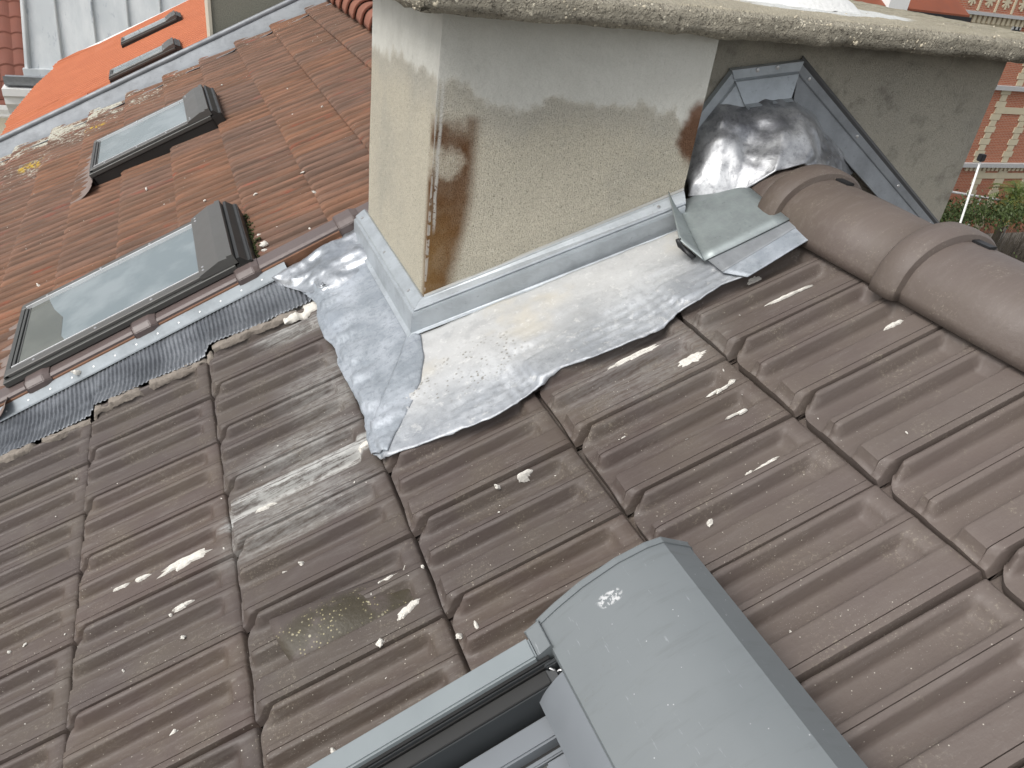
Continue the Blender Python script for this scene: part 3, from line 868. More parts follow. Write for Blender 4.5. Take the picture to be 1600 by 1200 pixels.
# ------------------------------------------------------------------ neighbouring house: red clay roof
HR = .045
red_house = root('neighbouring_house', 'neighbouring house under the weathered red-brown fluted clay tile roof', 'house', 0, 1.3, 0)
RY0, RY1, RC, RW = 1.355, 4.78, .265, .27
def RL(v, y, h): return (v, y-1.3, h)
def rflute(q):                                     # q in flutes; broad rounded crest, narrow groove
    f = abs((q % 1.0) - .5)*2                      # 0 crest .. 1 groove
    return 1 - .22*f*f - .78*sm((f-.50)/.38)
def red_h(t, q):
    tl = .72 + .28*sm(t/.02)
    return HR + .001 - .021*t/RC + .023*rflute(q)*tl
def red_tile_mesh():
    V, F = [], []; ss = [k/48 for k in range(49)]; tt = [0, .006, .016, .032, .16, .29]
    for t in tt:
        for s_ in ss:
            z = red_h(t, s_*4)
            if s_ < .02 or s_ > .985: z -= .004
            V.append((t, s_*RW, z))
    n = 49
    for a in range(len(tt)-1):
        for b in range(n-1): F.append((a*n+b, (a+1)*n+b, (a+1)*n+b+1, a*n+b+1)[::-1])
    k = len(V)
    for b in range(n): V.append((0, ss[b]*RW, V[b][2]-.014))
    for b in range(n-1): F.append((b, b+1, k+b+1, k+b))
    me = bpy.data.meshes.new('clay_tile'); me.from_pydata(V, [], F); me.update(); me.materials.append(M['red'])
    me.polygons.foreach_set('use_smooth', [True]*len(me.polygons))
    bm = bmesh.new(); bm.from_mesh(me)
    for e in bm.edges:
        if len(e.link_faces) == 2 and e.calc_face_angle(0) > R(50): e.smooth = False
    bm.to_mesh(me); bm.free(); return me
rtm = red_tile_mesh()
NS = (-.60, .20, 1.335, 1.86); FS = (-.41, .255, 3.14, 3.70)      # skylights v0 v1 y0 y1
mk('roof_deck', [RL(-1.9, 1.33, .0), RL(1.2, 1.33, .0), RL(1.2, 4.9, .0), RL(-1.9, 4.9, .0)], [(0, 1, 2, 3)], M['deck'], red_house)
for i in range(-7, 3):
    for j in range(14):
        v = .505 + i*RC; y = RY0 + j*RW
        if y + RW > RY1 + .12: continue
        skip = False
        for v0, v1, a, b in (NS, FS):
            if v > v0 and v + RC < v1 and y > a and y + RW < b: skip = True
        if skip: continue
        o = bpy.data.objects.new('clay_tile', rtm); COL.objects.link(o); o.parent = red_house
        o.location = (v + random.uniform(-.0015, .0015), y-1.3 + random.uniform(-.001, .001), random.uniform(-.001, .001))
        o.rotation_euler = (random.uniform(-.006, .006), random.uniform(-.008, .008), random.uniform(-.006, .006))
# red ridge: short half-round caps
rrm = ridge_mesh('ridge_cap', .205, .105, .085, .012, -1, M['red_ridge'])
for k in range(17):
    o = bpy.data.objects.new('ridge_cap', rrm); COL.objects.link(o); o.parent = red_house
    vv, yy = 1.305, 4.88 - .205*k
    wl_ = RP(vv, yy, .05)
    o.location = inv @ (wl_ - red_house.location); o.rotation_euler = (0, P, 0)
    s_ = o.modifiers.new('thickness', 'SOLIDIFY'); s_.thickness = .012; s_.offset = -1
V = [RP(1.36, 1.33, .02), RP(1.36, 4.95, .02), RP(1.36, 4.95, .02)+Vector((3, 0, -1.6)), RP(1.36, 1.33, .02)+Vector((3, 0, -1.6))]
rb = mk('rear_roof_slope', [inv @ (v - red_house.location) for v in V], [(0, 1, 2, 3)], M['red'], red_house)
# brown glazed verge tiles along the near edge
def verge(v0, v1):
    pr = [(1.284, .048), (1.284, .080), (1.287, .083), (1.287, .090), (1.296, .096), (1.356, .096), (1.362, .092), (1.362, .05), (1.30, .046)]
    bar = prism('verge_tile', [(y-1.3, h) for y, h in pr], 'x', v0, v1+.03, M['verge'], red_house, False)
    me = bar.data; me.materials.append(M['verge_clay'])
    for f in me.polygons:
        if f.center.z < .082 and f.center.y < -.010: f.material_index = 1
    V = []
    for (va, g) in ((v0-.014, .004), (v0-.008, .008), (v0+.046, .008), (v0+.066, .0)):
        V += [(va, y-1.3, h) for y, h in ((1.284-g, .060-g*.3), (1.284-g, .084+g), (1.296-g*.5, .098+g), (1.352+g*.4, .098+g), (1.362+g*.4, .092+g), (1.362+g*.4, .06))]
    F = [(k*6+i, k*6+(i+1) % 6, k*6+6+(i+1) % 6, k*6+6+i) for k in range(3) for i in range(6)] + [tuple(range(6)), tuple(range(23, 17, -1))]
    lug = mk('collar', V, F, M['verge'], bar); fix(lug, .002, 2, False)
    pd = [(1.280, .040), (1.278, .062), (1.30, .066), (1.30, .040)]
    toe = prism('toe', [(y-1.3, h) for y, h in pd], 'x', v0-.045, v0+.02, M['verge_clay'], bar, False, .003)
    return bar
for k in range(-5, 6): verge(.178 + .357*k, .178 + .357*(k+1))
# zinc parapet flashing along the far edge, pale flat band + rolled top
def parapet(u, w_):
    v = -2.2 + 3.5*u
    y = 4.70 + .33*w_ + .012*nz((v, w_, 0), 5); 
    h = [.050, .035, .052, .060, .105, .118, .118, .10][min(7, int(w_*7.99))]
    if w_ < .01:                                   # lower edge steps over the tile courses
        f = ((v-.505)/RC) % 1; y -= .045*f
    return RL(v, y, h + .004*nz((v*2, w_*4, 1), 4))
pz = grid('parapet_flashing', parapet, 90, 8, M['zinc_old_shaded'], red_house, thick=.004)
tube('parapet_roll', [RL(-2.2 + 3.5*k/20, 4.92 + .006*nz((k, 0, 0), .7), .128) for k in range(21)], .018, M['zinc_old_shaded'], red_house)
# house wall
bw = box('house_wall', (-1.6, 4.0, 0, 3.6, -10, -.95), M['cream'], red_house); bw.rotation_euler = (0, P, 0)

# ---- pleated lead soaker and studded zinc strip between the two roofs
def pleat(u, w_):
    v = -1.25 + 1.66*u
    e = 1.052 + .010*nz((v, 0, 0), 9) + (.018 if (v/C) % 1 < .06 else 0)
    y = 1.245 + (e-1.245)*w_
    amp = .0042*(.45+.55*math.sin(math.pi*min(1, w_*1.05)))
    base = .052*(1-w_) + (max(surf(v, 1.045), soft(v, 1.03))+.010)*w_
    sag = -.012*math.sin(math.pi*w_)*(1+.6*nz((v, 1, 0), 4))
    return (v, y, base + sag + .004*nz((v, w_, 3), 8) + amp*math.sin(2*math.pi*(v/.0135 + .35*nz((v, w_*1.5, 0), 7) + .5*w_)))
pp = tag(grid('pleated_lead_strip', pleat, 900, 12, M['pleat'], None, thick=.0015), 'dark finely pleated lead strip in the gutter between the two roofs', 'flashing'); pp.rotation_euler = (0, -P, 0)
zs = root('zinc_edge_strip', 'studded pale zinc strip under the red verge tiles', 'flashing', -.4, 1.25, .05)
prism('strip', [(-.012, .004), (-.010, .008), (.045, .030), (.048, .026), (-.006, .001)], 'x', -.95, .72, M['zinc_strip'], zs)
st_ = studs('stud', [(-.95 + .036*k, .010 + (.004 if k % 2 else 0), .0162) for k in range(46)], .0035, M['bright'], zs, (0, -.37, .93), .3, True)[0]; st_['kind'] = 'stuff'
# beige mortar fillet crumbling along the pleated strip
def fillet(v0, v1, y0, name, lab, mat, wv=.02, hh=.009):
    def fn(u, w_):
        v = v0 + (v1-v0)*u; a = math.pi*w_; e = math.sin(math.pi*u)**.4
        yy = y0 + .006*nz((v, 0, 2), 18)
        return (v, yy + wv*math.cos(a)*(1+.5*nz((v, w_, 4), 30)), max(surf(v, yy), .01) + .002 + hh*math.sin(a)*e*max(.0, .75+1.5*nz((v, w_*.3, 1), 26)) + .003*nz((v, w_*2, 1), 90) - (.012 if w_ in (0, 1) else 0))
    o = tag(grid(name, fn, 90, 9, mat, None), lab, 'mortar'); o.rotation_euler = (0, -P, 0); return o
fillet(-.36, .02, 1.047, 'mortar_fillet', 'crumbling beige mortar fillet along the middle of the pleated lead', M['foam'], .016)
fillet(-.80, -.375, 1.046, 'mortar_fillet', 'thin pinkish mortar line at the lower end of the pleated lead', M['foam'], .010)
fillet(.03, .30, 1.045, 'mortar_fillet', 'beige mortar fillet fading out below the crumpled foil', M['foam'], .014)
fillet(.25, .375, 1.045, 'mortar_lump', 'white mortar lump smeared where the pleated lead meets the foil', M['mortar'], .036, .0035)

# ------------------------------------------------------------------ roof windows on the red roof
def skylight(v0, v1, y0, y1, label, h0=.045, ht=.125, near=True, group=None, par=None, mats=('clad_grey', 'clad_mid', 'clad_dark')):
    r_ = root('roof_window', label, 'skylight', v0, y0, h0, group=group)
    L, Wd, H = v1-v0, y1-y0, ht-h0
    g, md, dk = (M[k] for k in mats)
    # flashing kerb, frame, sash, pane, hood
    box('side_kerb', (-.01, L, 0, .018, 0, H-.028), dk, r_, .002)
    box('side_kerb', (-.01, L, Wd-.018, Wd, 0, H-.028), dk, r_, .002)
    box('head_kerb', (L-.02, L+.035, -.004, Wd+.004, 0, H-.012), dk, r_, .004)
    box('foot_kerb', (-.018, 0, 0, Wd, 0, H-.03), dk, r_, .002)
    multi('frame', [(-.012, L-.02, -.004, .040, H-.026, H-.006), (-.012, L-.02, Wd-.040, Wd+.004, H-.026, H-.006)], md, r_, .002)
    multi('sash', [(.0, L-.08, .012, .050, H-.006, H+.006), (.0, L-.08, Wd-.050, Wd-.012, H-.006, H+.006)], g, r_, .002)
    multi('foot_trim', [(-.004, .012, .012, Wd-.012, H-.008, H+.004), (.014, .024, .03, Wd-.03, H-.008, H+.002), (.027, .034, .04, Wd-.04, H-.008, H-.001)], md, r_, .001)
    box('glazing_bead', (.02, L-.08, .049, .053, H-.004, H+.008), M['bright'], r_)
    box('glazing_bead', (.02, L-.08, Wd-.053, Wd-.047, H-.004, H+.009), M['bright'], r_)
    box('pane', (.026, L-.09, .050, Wd-.050, H-.010, H-.003), M['glass'], r_)
    pr = [(L-.135, H-.004), (L-.135, H+.010), (L-.06, H+.026), (L-.032, H+.024), (L-.030, H+.030), (L-.012, H+.028), (L-.008, H-.006)]
    prism('hood', pr, 'y', .004, Wd-.004, g, r_)
    prism('hood_back', [(L-.006, H-.02), (L-.006, H+.012), (L+.004, H+.012), (L+.02, H-.01), (L+.032, H-.02)], 'y', -.002, Wd+.002, dk, r_)
    sc = [(L-.118, q, H+.014) for q in (.03, .055, Wd-.03, Wd-.055)] + [(L*q, q2, H+.006) for q in (.12, .38, .62) for q2 in (.03, Wd-.03)]
    studs('screw', sc, .005, M['steel'], r_)
    return r_, L, Wd, H
s1, L, Wd, H = skylight(*NS, 'larger grey roof window on the red roof, nearest the verge tiles')
# inner reveal seen through the lower pane corner
mk('dark_lower_pane', [(.028, .052, H-.0025), (.20, .052, H-.0025), (.175, .12, H-.0025), (.17, .26, H-.0025), (.13, .36, H-.0025), (.10, Wd-.055, H-.0025), (.028, Wd-.055, H-.0025)], [tuple(range(7))], M['glass_dark'], s1)
s2, L2, Wd2, H2 = skylight(*FS, 'smaller-looking roof window farther up the red roof, by the lichen')
def apron(par, Wd, ln, name='pleated_apron'):
    def fn(u, w_):
        y = -.10 + (Wd+.16)*w_; v = -.01 - ln*u
        return (v + .02*nz((y, 0, 0), 7)*u, y, .020 - .012*u + .009*math.cos(2*math.pi*y/.08)*(.2+.8*u) + .03*(1-u)**3)
    return grid(name, fn, 10, 70, M['apron'], par, thick=.002)
apron(s1, Wd, .105); apron(s2, Wd2, .125)
# moss and pebbles caught behind the near window's head
V, F = [], []
for q in range(160):
    c_ = Vector((.80 + .04 + random.uniform(-.006, .03)*random.random(), random.uniform(-.02, Wd*.98), .012+random.uniform(0, .012))); r_ = random.uniform(.002, .0065)
    k = len(V); V += [c_ + w_*r_ for w_ in iv]; F += [tuple(i+k for i in f) for f in ifc]
tag(mk('moss', V, F, M['moss'], None), 'dark moss caught behind the head of the larger roof window', 'moss', kind='stuff')
ms = bpy.data.objects['moss']; ms.location = s1.location; ms.rotation_euler = (0, -P, 0)
for k, (dv, dy, r_) in enumerate(((.875, .17, .011), (.87, .26, .007), (.872, .12, .008), (.865, .06, .006))):
    o = lump('pebble', (r_*1.3, r_, r_*.8), M['mortar'], k+40); o.location = RP(NS[0]+dv, NS[2]+dy, HR+.02)
    tag(o, 'small pale pebble lodged above the head of the larger roof window', 'pebble', 'pebbles above the roof window')

# ------------------------------------------------------------------ foreground roof window with roller shutter
fg = root('roof_window', 'large blue-grey roof window with roller shutter box in the foreground', 'skylight', .5, -.43, 0)
FV, FY = .5, -.43
YE = -1.7
HPf = [(.499, .112), (.499, .150), (.502, .158), (.535, .171), (.581, .184), (.642, .191), (.690, .187), (.716, .179), (.753, .134), (.758, .04), (.70, .02), (.52, .04)]
hp = [(a-FV, b) for a, b in HPf]
fix(prism('shutter_box', hp, 'y', -.420-FY, YE-FY, M['hood'], fg), 0, 1, True, 22)
cx, cz = .63-FV, .11
prism('end_cap', [(cx+(a-cx)*1.012, cz+(b-cz)*1.022) for a, b in hp], 'y', -.411-FY, -.4215-FY, M['hood'], fg, False, .001)
prism('end_bracket', [(.478-FV, .10), (.478-FV, .158), (.5025-FV, .165), (.5025-FV, .10)], 'y', -.418-FY, -.464-FY, M['hood'], fg, False, .0015)
box('side_rail', (-1.5-FV, .478-FV, -.466-FY, -.430-FY, .02, .163), M['rail'], fg, .003)
box('rail_seal', (-1.5-FV, .492-FV, -.4705-FY, -.4658-FY, .05, .152), M['rubber'], fg)
box('guide_lip', (-1.5-FV, .492-FV, -.4722-FY, -.4703-FY, .05, .148), M['anthra'], fg)
box('guide_channel', (-1.5-FV, .498-FV, -.4742-FY, -.4720-FY, .05, .142), M['rubber'], fg)
prism('inner_guide', [(-.474-FY, .03), (-.474-FY, .136), (-.496-FY, .132), (-.5035-FY, .088), (-.5035-FY, .03)], 'x', -1.5-FV, .492-FV, M['anthra'], fg, False, .001)
box('cover_plate', (-1.5-FV, .478-FV, -.4955-FY, -.4745-FY, .1335, .1375), M['clad_dark'], fg, .0008)
box('dark_recess', (-1.5-FV, .50-FV, -.51-FY, -.5035-FY, .03, .082), M['rubber'], fg)
tube('cable', [(.484-FV, -.476-FY, .142), (.489-FV, -.480-FY, .136), (.492-FV, -.484-FY, .133), (.496-FV, -.486-FY, .138), (.503-FV, -.489-FY, .136)], .0014, M['bright'], fg, 6)
box('roller_bracket', (.480-FV, .503-FV, -.478-FY, -.470-FY, .10, .147), M['anthra'], fg, .002)
prism('corner_block', [(.446-FV, .06), (.446-FV, .112), (.452-FV, .120), (.51-FV, .136), (.51-FV, .06)], 'y', -.484-FY, -.4965-FY, M['anthra'], fg, True, .003)
# curved slat rolling out of the box, sash cover, gaskets and pane below it
cs = []
for k in range(13):
    a = k/12; cs.append((.520-.070*a, .156 - .016*a - .026*a*a))
cs2 = cs + [(.452, .110), (.520, .140)]
fix(prism('curved_slat', [(a-FV, b) for a, b in cs2], 'y', -.497-FY, YE-FY, M['shut'], fg), 0, 1, True, 30)
box('sash_cover', (-1.5-FV, .470-FV, -.545-FY, -.510-FY, .03, .098), M['shut'], fg, .003)
box('sash_gap', (-1.5-FV, .470-FV, -.551-FY, -.5448-FY, .03, .074), M['rubber'], fg)
box('gasket', (-1.5-FV, .470-FV, -.559-FY, -.5508-FY, .03, .080), M['shut'], fg, .002)
box('gasket', (-1.5-FV, .470-FV, -.566-FY, -.5592-FY, .03, .073), M['clad_mid'], fg, .002)
box('pane', (-1.5-FV, .470-FV, YE-FY, -.5662-FY, .03, .060), M['glass'], fg)
box('sash_head', (.420-FV, .466-FV, YE-FY, -.5668-FY, .03, .092), M['shut'], fg, .003)
# a soaker gutter under the rail
box('side_gutter', (-1.5-FV, .74-FV, -.432-FY, -.405-FY, -.02, .004), M['anthra'], fg)

# ------------------------------------------------------------------ mortar splashes and crumbs on the tiles
def splash(v, y, lv, ly, ang=0, seed=0, hgt=.003, lab=None):
    V, F = [], []; n = 34; rings = 5
    c_, s_ = math.cos(ang), math.sin(ang)
    def hh(a, b): return surf(a, b)
    V.append((0, 0, hh(v, y)+hgt+.002))
    for q in range(1, rings+1):
        for k in range(n):
            t = 2*math.pi*k/n; rr = q/rings*(1 + .45*nz((math.cos(t)*1.4+seed*7, math.sin(t)*1.4, seed), 1.3) + .35*nz((math.cos(t)*3, math.sin(t)*3+seed*5, seed), 1.5))
            a, b = rr*lv*math.cos(t), rr*ly*math.sin(t)
            dv, dy = a*c_-b*s_, a*s_+b*c_
            e = hgt*(1-(q/rings)**3)*(1+.7*nz((v+dv, y+dy, seed), 120)) + .0012
            if q == rings: e = -.001
            V.append((dv, dy, hh(v+dv, y+dy) + e))
    for k in range(n): F.append((0, 1+k, 1+(k+1) % n))
    for q in range(rings-1):
        for k in range(n): F.append((1+q*n+k, 1+(q+1)*n+k, 1+(q+1)*n+(k+1) % n, 1+q*n+(k+1) % n))
    o = mk('mortar_splash', V, F, M['mortar'], None)
    o.location = RP(v, y); o.rotation_euler = (0, -P, 0)
    return tag(o, lab or 'dried pale mortar splash on the brown tiles', 'mortar', 'dried mortar splashes on the brown tiles')
SPL = [(.955, .128, .072, .0085, 0, 'long dried mortar splash below the lead apron, longest of its row'), (1.038, .042, .036, .014, .1, 'wide dried mortar splash at a tile head below the lead apron'),
       (1.037, -.068, .030, .008, .15, None), (1.024, -.149, .011, .005, 0, None), (.91, -.137, .026, .007, 0, None), (1.004, -.145, .016, .004, 0, None), (.996, -.264, .030, .008, 0, None), (.955, -.262, .008, .004, 0, None),
       (1.298, .058, .055, .0035, -.05, 'thin needle-like mortar streak high up near the ridge'), (1.296, .186, .018, .005, 0, None), (1.372, -.150, .022, .006, 0, 'small bright mortar splash close under the ridge tiles'),
       (-.108, .258, .058, .013, .02, 'thick crumbly mortar smear on the lower left tiles'), (-.205, .271, .016, .009, 0, None), (-.248, .278, .018, .012, .2, None), (.295, -.063, .028, .009, .2, 'mortar splash beside the vent tile hood'),
       (.305, -.160, .026, .008, .4, 'mortar splash on the lower side of the vent tile'), (.35, .325, .03, .008, 0, None), (.089, .276, .026, .010, 0, None), (.052, .290, .018, .008, .1, None), (-.118, .137, .022, .007, .15, None), (.61, -.012, .016, .006, 0, None)]
for k, (v, y, a, b, g, lab) in enumerate(SPL): splash(v, y, a, b, g, k+1, lab=lab)
CR = [(-.145, .125), (.098, .085), (.141, .063), (-.122, .054), (-.277, .154), (-.48, .271), (-.512, .271), (-.461, .157), (-.151, -.145), (.112, -.328), (.098, -.345), (.816, -.053), (.552, -.012), (.37, -.264),
      (.406, -.283), (.356, -.086), (.836, -.316), (.819, -.553), (-.369, .212), (.19, -.334), (-.4, .788), (-.118, .582), (.442, -.14), (.24, -.20)]
lm = [lump('mortar_crumb', (1, .75, .55), M['mortar'], k+3, sub=2) for k in range(5)]
def crumb(v, y, r_, h, lab, grp, k):
    s0 = lm[k % 5]
    o = s0.copy(); COL.objects.link(o); o.location = RP(v, y, h + r_*.25); o.scale = (r_*random.uniform(.9, 1.7), r_, r_)
    o.rotation_euler = (0, -P, random.uniform(0, 6)); return tag(o, lab, 'mortar', grp)
for k, (v, y) in enumerate(CR):
    crumb(v, y, random.choice((.004, .005, .006, .0075)), surf(v, y), 'small white mortar crumb lying loose on the brown tiles', 'mortar crumbs on the brown tiles', k)
for k in range(70):
    v, y = random.uniform(-.7, 1.3), random.uniform(-.6, 1.0)
    if (v > .33 and y > .15) or (y < -.38 and v < .78): continue
    crumb(v, y, random.uniform(.0012, .0026), surf(v, y), 'small white mortar crumb lying loose on the brown tiles', 'mortar crumbs on the brown tiles', k)
RCR = [(-.362, 2.013), (-.471, 2.046), (-.633, 2.198), (-.085, 2.445), (-.158, 2.721), (.304, 1.989), (.511, 1.723), (.505, 1.978), (.438, 1.471), (.337, 1.6), (.592, 2.736), (.886, 2.498), (.729, 2.67), (.333, 3.878), (.302, 2.37), (.64, 3.2), (.40, 2.9), (.1, 2.2), (-.25, 2.3)]
for k, (v, y) in enumerate(RCR):
    f = ((v-.505) % RC); hgt = red_h(f, (y-RY0)/RW*4)
    crumb(v, y, random.choice((.004, .006, .008)), hgt, 'small white crumb lying on the red-brown clay tiles', 'white crumbs on the red roof', k)
crumb(-.392, 1.262, .014, .068, 'white mortar blob lying on the studded zinc strip', None, 1)
for o in lm: bpy.data.objects.remove(o)

# ------------------------------------------------------------------ orange-tiled house beyond the parapet
OH = -.30
oh = root('tiled_house', 'house under a bright orange fluted tile roof beyond the zinc parapet', 'house', -.6, 8, OH)
POLY = [(-1.86, 6.6), (.42, 6.6), (.60, 10.16), (-1.46, 10.03), (-1.69, 9.1), (-1.82, 8.0)]
def left_edge(y): 
    pts = [(6.0, -2.0), (6.6, -1.84), (8.04, -1.79), (9.2, -1.655), (10.2, -1.42)]
    for (a, b), (c_, d) in zip(pts, pts[1:]):
        if y <= c_: return b + (d-b)*(y-a)/(c_-a)
    return pts[-1][1]
V, F = [], []; ny = 700; CO2 = .30
rows = []
for k in range(ny+1):
    y = 5.1 + (10.12-5.1)*k/ny
    v0, v1 = left_edge(y), .62
    row = []
    nvv = 9
    for q in range(nvv):
        vv = v0 + (v1-v0)*q/(nvv-1)
        f_ = abs((y/.10) % 1 - .5)*2; h = .045*(1-sm((f_-.45)/.5)) - .022*(((vv+3)/CO2) % 1) + .02
        row.append(len(V)); V.append((vv+.6, y-8, h))
    rows.append(row)
for a, b in zip(rows, rows[1:]):
    for q in range(len(a)-1): F.append((a[q], a[q+1], b[q+1], b[q]))
of = mk('fluted_tiles', V, F, M['orange'], oh, True); of['kind'] = 'stuff'
# a few proud course edges and a raised row
for k, (v, y0, y1) in enumerate(((.22, 5.5, 10.0), (-1.15, 7.0, 7.9), (-.95, 9.2, 9.8))):
    prism('raised_tile_row', [(y0-8, .03), (y0-8, .05), (y1-8, .05), (y1-8, .03)], 'x', v+.6, v+.6+(.012 if k == 0 else .22), M['orange'], oh)
# white mortared verge in steps
for k in range(7):
    v = -1.46 + .30*k
    prism('verge_mortar', [(10.04-8, -.05), (10.04-8, .045), (10.16-8, .05), (10.16-8, -.05)], 'x', v+.6-.02, v+.6+.29, M['white'], oh)
ow = box('house_wall', (-.9, 6, -2.6, 2.1, -10, -1.2), M['cream'], oh); ow.rotation_euler = (0, P, 0)
oa = skylight(-.66, .02, 7.28, 7.62, 'lower grey roof window on the orange roof', OH+.03, OH+.11, group=None)[0]
ob = skylight(-.57, .10, 8.86, 9.18, 'upper grey roof window on the orange roof', OH+.03, OH+.11)[0]
for r_, w_ in ((oa, .34), (ob, .32)):
    def fa(u, q, w_=w_): 
        y = -.10+(w_+.10)*q; return (-.02-.16*u, y, .012 + .008*math.cos(2*math.pi*y/.085))
    grid('lead_apron', fa, 4, 50, M['zinc_old_shaded'], r_, thick=.003)
# grey rendered wall beyond the parapet
gw = wroot('rendered_wall', 'grey pebbledashed party wall rising behind the zinc parapet', 'wall', (.31, 5.1, -.5))
box('wall_face', (0, 3.5, 0, .35, -.5, 2.6), plain('grey_pebbledash', (.21, .205, .165), .95, var=.45, sc=120, bump=.004, bsc=200), gw)
box('corner_bead', (-.02, 0, -.012, .36, -.5, 2.6), plain('cream_corner', (.50, .46, .37), .8), gw)
tube('downpipe', [(.0, -.06, .62), (.0, -.06, .72), (-.01, -.07, .60), (-.10, -.14, .50)], .022, M['zinc_old_shaded'], gw)

# ------------------------------------------------------------------ zinc mansard with cornice behind
zm = wroot('zinc_clad_building', 'building clad in pale standing-seam zinc above a white cornice', 'building', (-1.0, 13, -1.6))
LX = -.94
def tp(x, z): return (x + .0, (z)*.25, z)          # steep face leaning back
mk('zinc_face', [tp(LX, 0), tp(3.2, 0), tp(3.2, 4), tp(LX+.35, 4)], [(0, 1, 2, 3)], M['zinc_roof'], zm)
mk('zinc_return', [tp(LX, 0), tp(LX+.35, 4), (LX+.35, 3, 4), (LX, 3, 0)], [(0, 1, 2, 3)], M['zinc_roof'], zm)
for x in (-.905, -.42, .07, .55, 1.02, 1.5, 2.0):
    t0 = .04 if x > -.9 else .0
    tube('standing_seam', [(x + (.03 if x < -.8 else 0), -.015, .05), (x+.06+(.27 if x < -.8 else 0), .985, 4)], .018 if x > -.8 else .028, M['zinc_roof'], zm, 6)
box('base_flashing', (LX-.02, 3.0, -.05, .02, -.06, .05), M['zinc_roof'], zm, .006)
prism('gutter', [(-.30, -.02), (-.27, -.14), (-.20, -.18), (-.06, -.16), (-.05, -.05), (-.08, -.05), (-.20, -.13), (-.28, -.03)], 'x', LX-.26, 2.6, M['zinc_old_shaded'], zm)
cp = [(0, -.19), (-.34, -.19), (-.34, -.29), (-.28, -.33), (-.28, -.42), (-.18, -.50), (-.12, -.60), (-.10, -1.0), (0, -1.0)]
prism('cornice', cp, 'x', LX-.30, 2.6, M['white'], zm)
box('building_wall', (LX-.1, 3.2, -.08, 3, -10, -1.0), M['white'], zm)
# dark red tiled house at the far left
dh = wroot('far_tiled_house', 'far house with a dark red tiled roof, white gutter and cream wall', 'house', (-2.4, 15, -2.6))
dz = .30
V = []
for (i, j) in ((0, 0),): pass
slope = R(50); cs_, sn_ = math.cos(slope), math.sin(slope)
fv, ff = [], []
me_t = None
def far_tile():
    V = []; F = []; n = 7
    for t in (0, .34):
        for k in range(n): V.append((.21*k/(n-1), t*cs_, t*sn_ + .03*math.sin(math.pi*k/(n-1)) + (.035 if t == 0 else 0)))
    for k in range(n-1): F.append((k, k+1, n+k+1, n+k))
    for k in range(n): V.append((.21*k/(n-1), 0, .0))
    for k in range(n-1): F.append((k, 2*n+k, 2*n+k+1, k+1))
    me = bpy.data.meshes.new('roof_tile'); me.from_pydata(V, [], F); me.materials.append(M['far_tile']); return me
ftm = far_tile()
for i in range(14):
    for j in range(7):
        o = bpy.data.objects.new('roof_tile', ftm); COL.objects.link(o); o.parent = dh
        o.location = (.62 - .21*j, .3*i*cs_, .12 + .3*i*sn_ + random.uniform(-.004, .004))
mk('roof_deck', [(-4, -.05, .04), (.9, -.05, .04), (.9, -.05+5*cs_, .04+5*sn_), (-4, -.05+5*cs_, .04+5*sn_)], [(0, 1, 2, 3)], M['far_tile'], dh)
prism('gutter', [(.0, .02), (-.16, .05), (-.16, -.02), (-.12, -.10), (-.12, -.14), (0, -.2)], 'x', -4, .9, M['white'], dh)
box('house_wall', (-4, .9, .0, 4, -9, -.2), M['cream'], dh)

# ------------------------------------------------------------------ ground and street side on the right
g = mk('ground', [(-150, -150, -10.5), (250, -150, -10.5), (250, 250, -10.5), (-150, 250, -10.5)], [(0, 1, 2, 3)], M['ground']); tag(g, kind='structure')
YB = 26
bb = wroot('brick_building', 'tall red brick building with pale stone quoins and grey ledges', 'building', (38, YB, -10.5))
def BX(x0, x1, z0, z1, d0=-.04, d1=.0): return (x0-38, x1-38, d0, d1, z0+10.5, z1+10.5)
box('brick_wall', BX(29, 62, -10.5, 3, 0, 8), M['brick'], bb)
for z0, z1, d in ((-3.05, -2.85, -.22), (-6.78, -6.58, -.22), (.0, .13, -.25)): box('ledge', BX(30, 62, z0, z1, d, 0), M['band'], bb)
for k in range(30): box('dentil', BX(33+.32*k, 33.18+.32*k, -.30, 0, -.14, 0), M['stone'], bb)
for k in range(22): box('dentil', BX(37+.32*k, 37.18+.32*k, -6.98, -6.78, -.10, 0), M['stone'], bb)
def quoin(x, z0, z1, tooth=.26, blk=.30, w_=.42):
    z = z0; k = 0
    while z < z1 - .05:
        ww = w_ + (tooth if k % 2 else 0)
        box('quoin_stone', BX(x-ww/2, x+ww/2, z, min(z+blk-.02, z1), -.05, .0), M['stone'], bb); z += blk; k += 1
for x in (37.6, 39.7, 41.9): quoin(x, -6.56, -3.06)
for x in (38.25, 39.95, 42.1): quoin(x, -10.4, -7.0)
for x in (36.0, 38.3, 40.6): quoin(x, -2.83, -.4)
for x0, x1, z in ((37.4, 42, -4.15), (38.0, 42.2, -7.4), (33.4, 36.2, -.55), (36.5, 41, -1.6)): box('stone_lintel', BX(x0, x1, z, z+.30, -.045, 0), M['stone'], bb)
for k in range(9):
    x = 33.0 + 1.1*k
    V, F = [], []
    for a in (45, -45, 0, 90):
        c_, s_ = math.cos(R(a)), math.sin(R(a)); l_, w_ = .30, .045; kk = len(V)
        for du, dw in ((-l_, -w_), (l_, -w_), (l_, w_), (-l_, w_)):
            for d in (-.04, .0): V.append((x-38+du*c_-dw*s_, d - .001*a/90, .62+10.5+du*s_+dw*c_))
        F += [tuple(kk+q for q in f) for f in ((0, 2, 4, 6), (1, 7, 5, 3), (0, 1, 3, 2), (2, 3, 5, 4), (4, 5, 7, 6), (6, 7, 1, 0))]
    mk('star_ornament', V, F, M['stone'], bb)
    box('stone_post', BX(x+.47, x+.58, .16, 1.2, -.05, 0), M['stone'], bb)
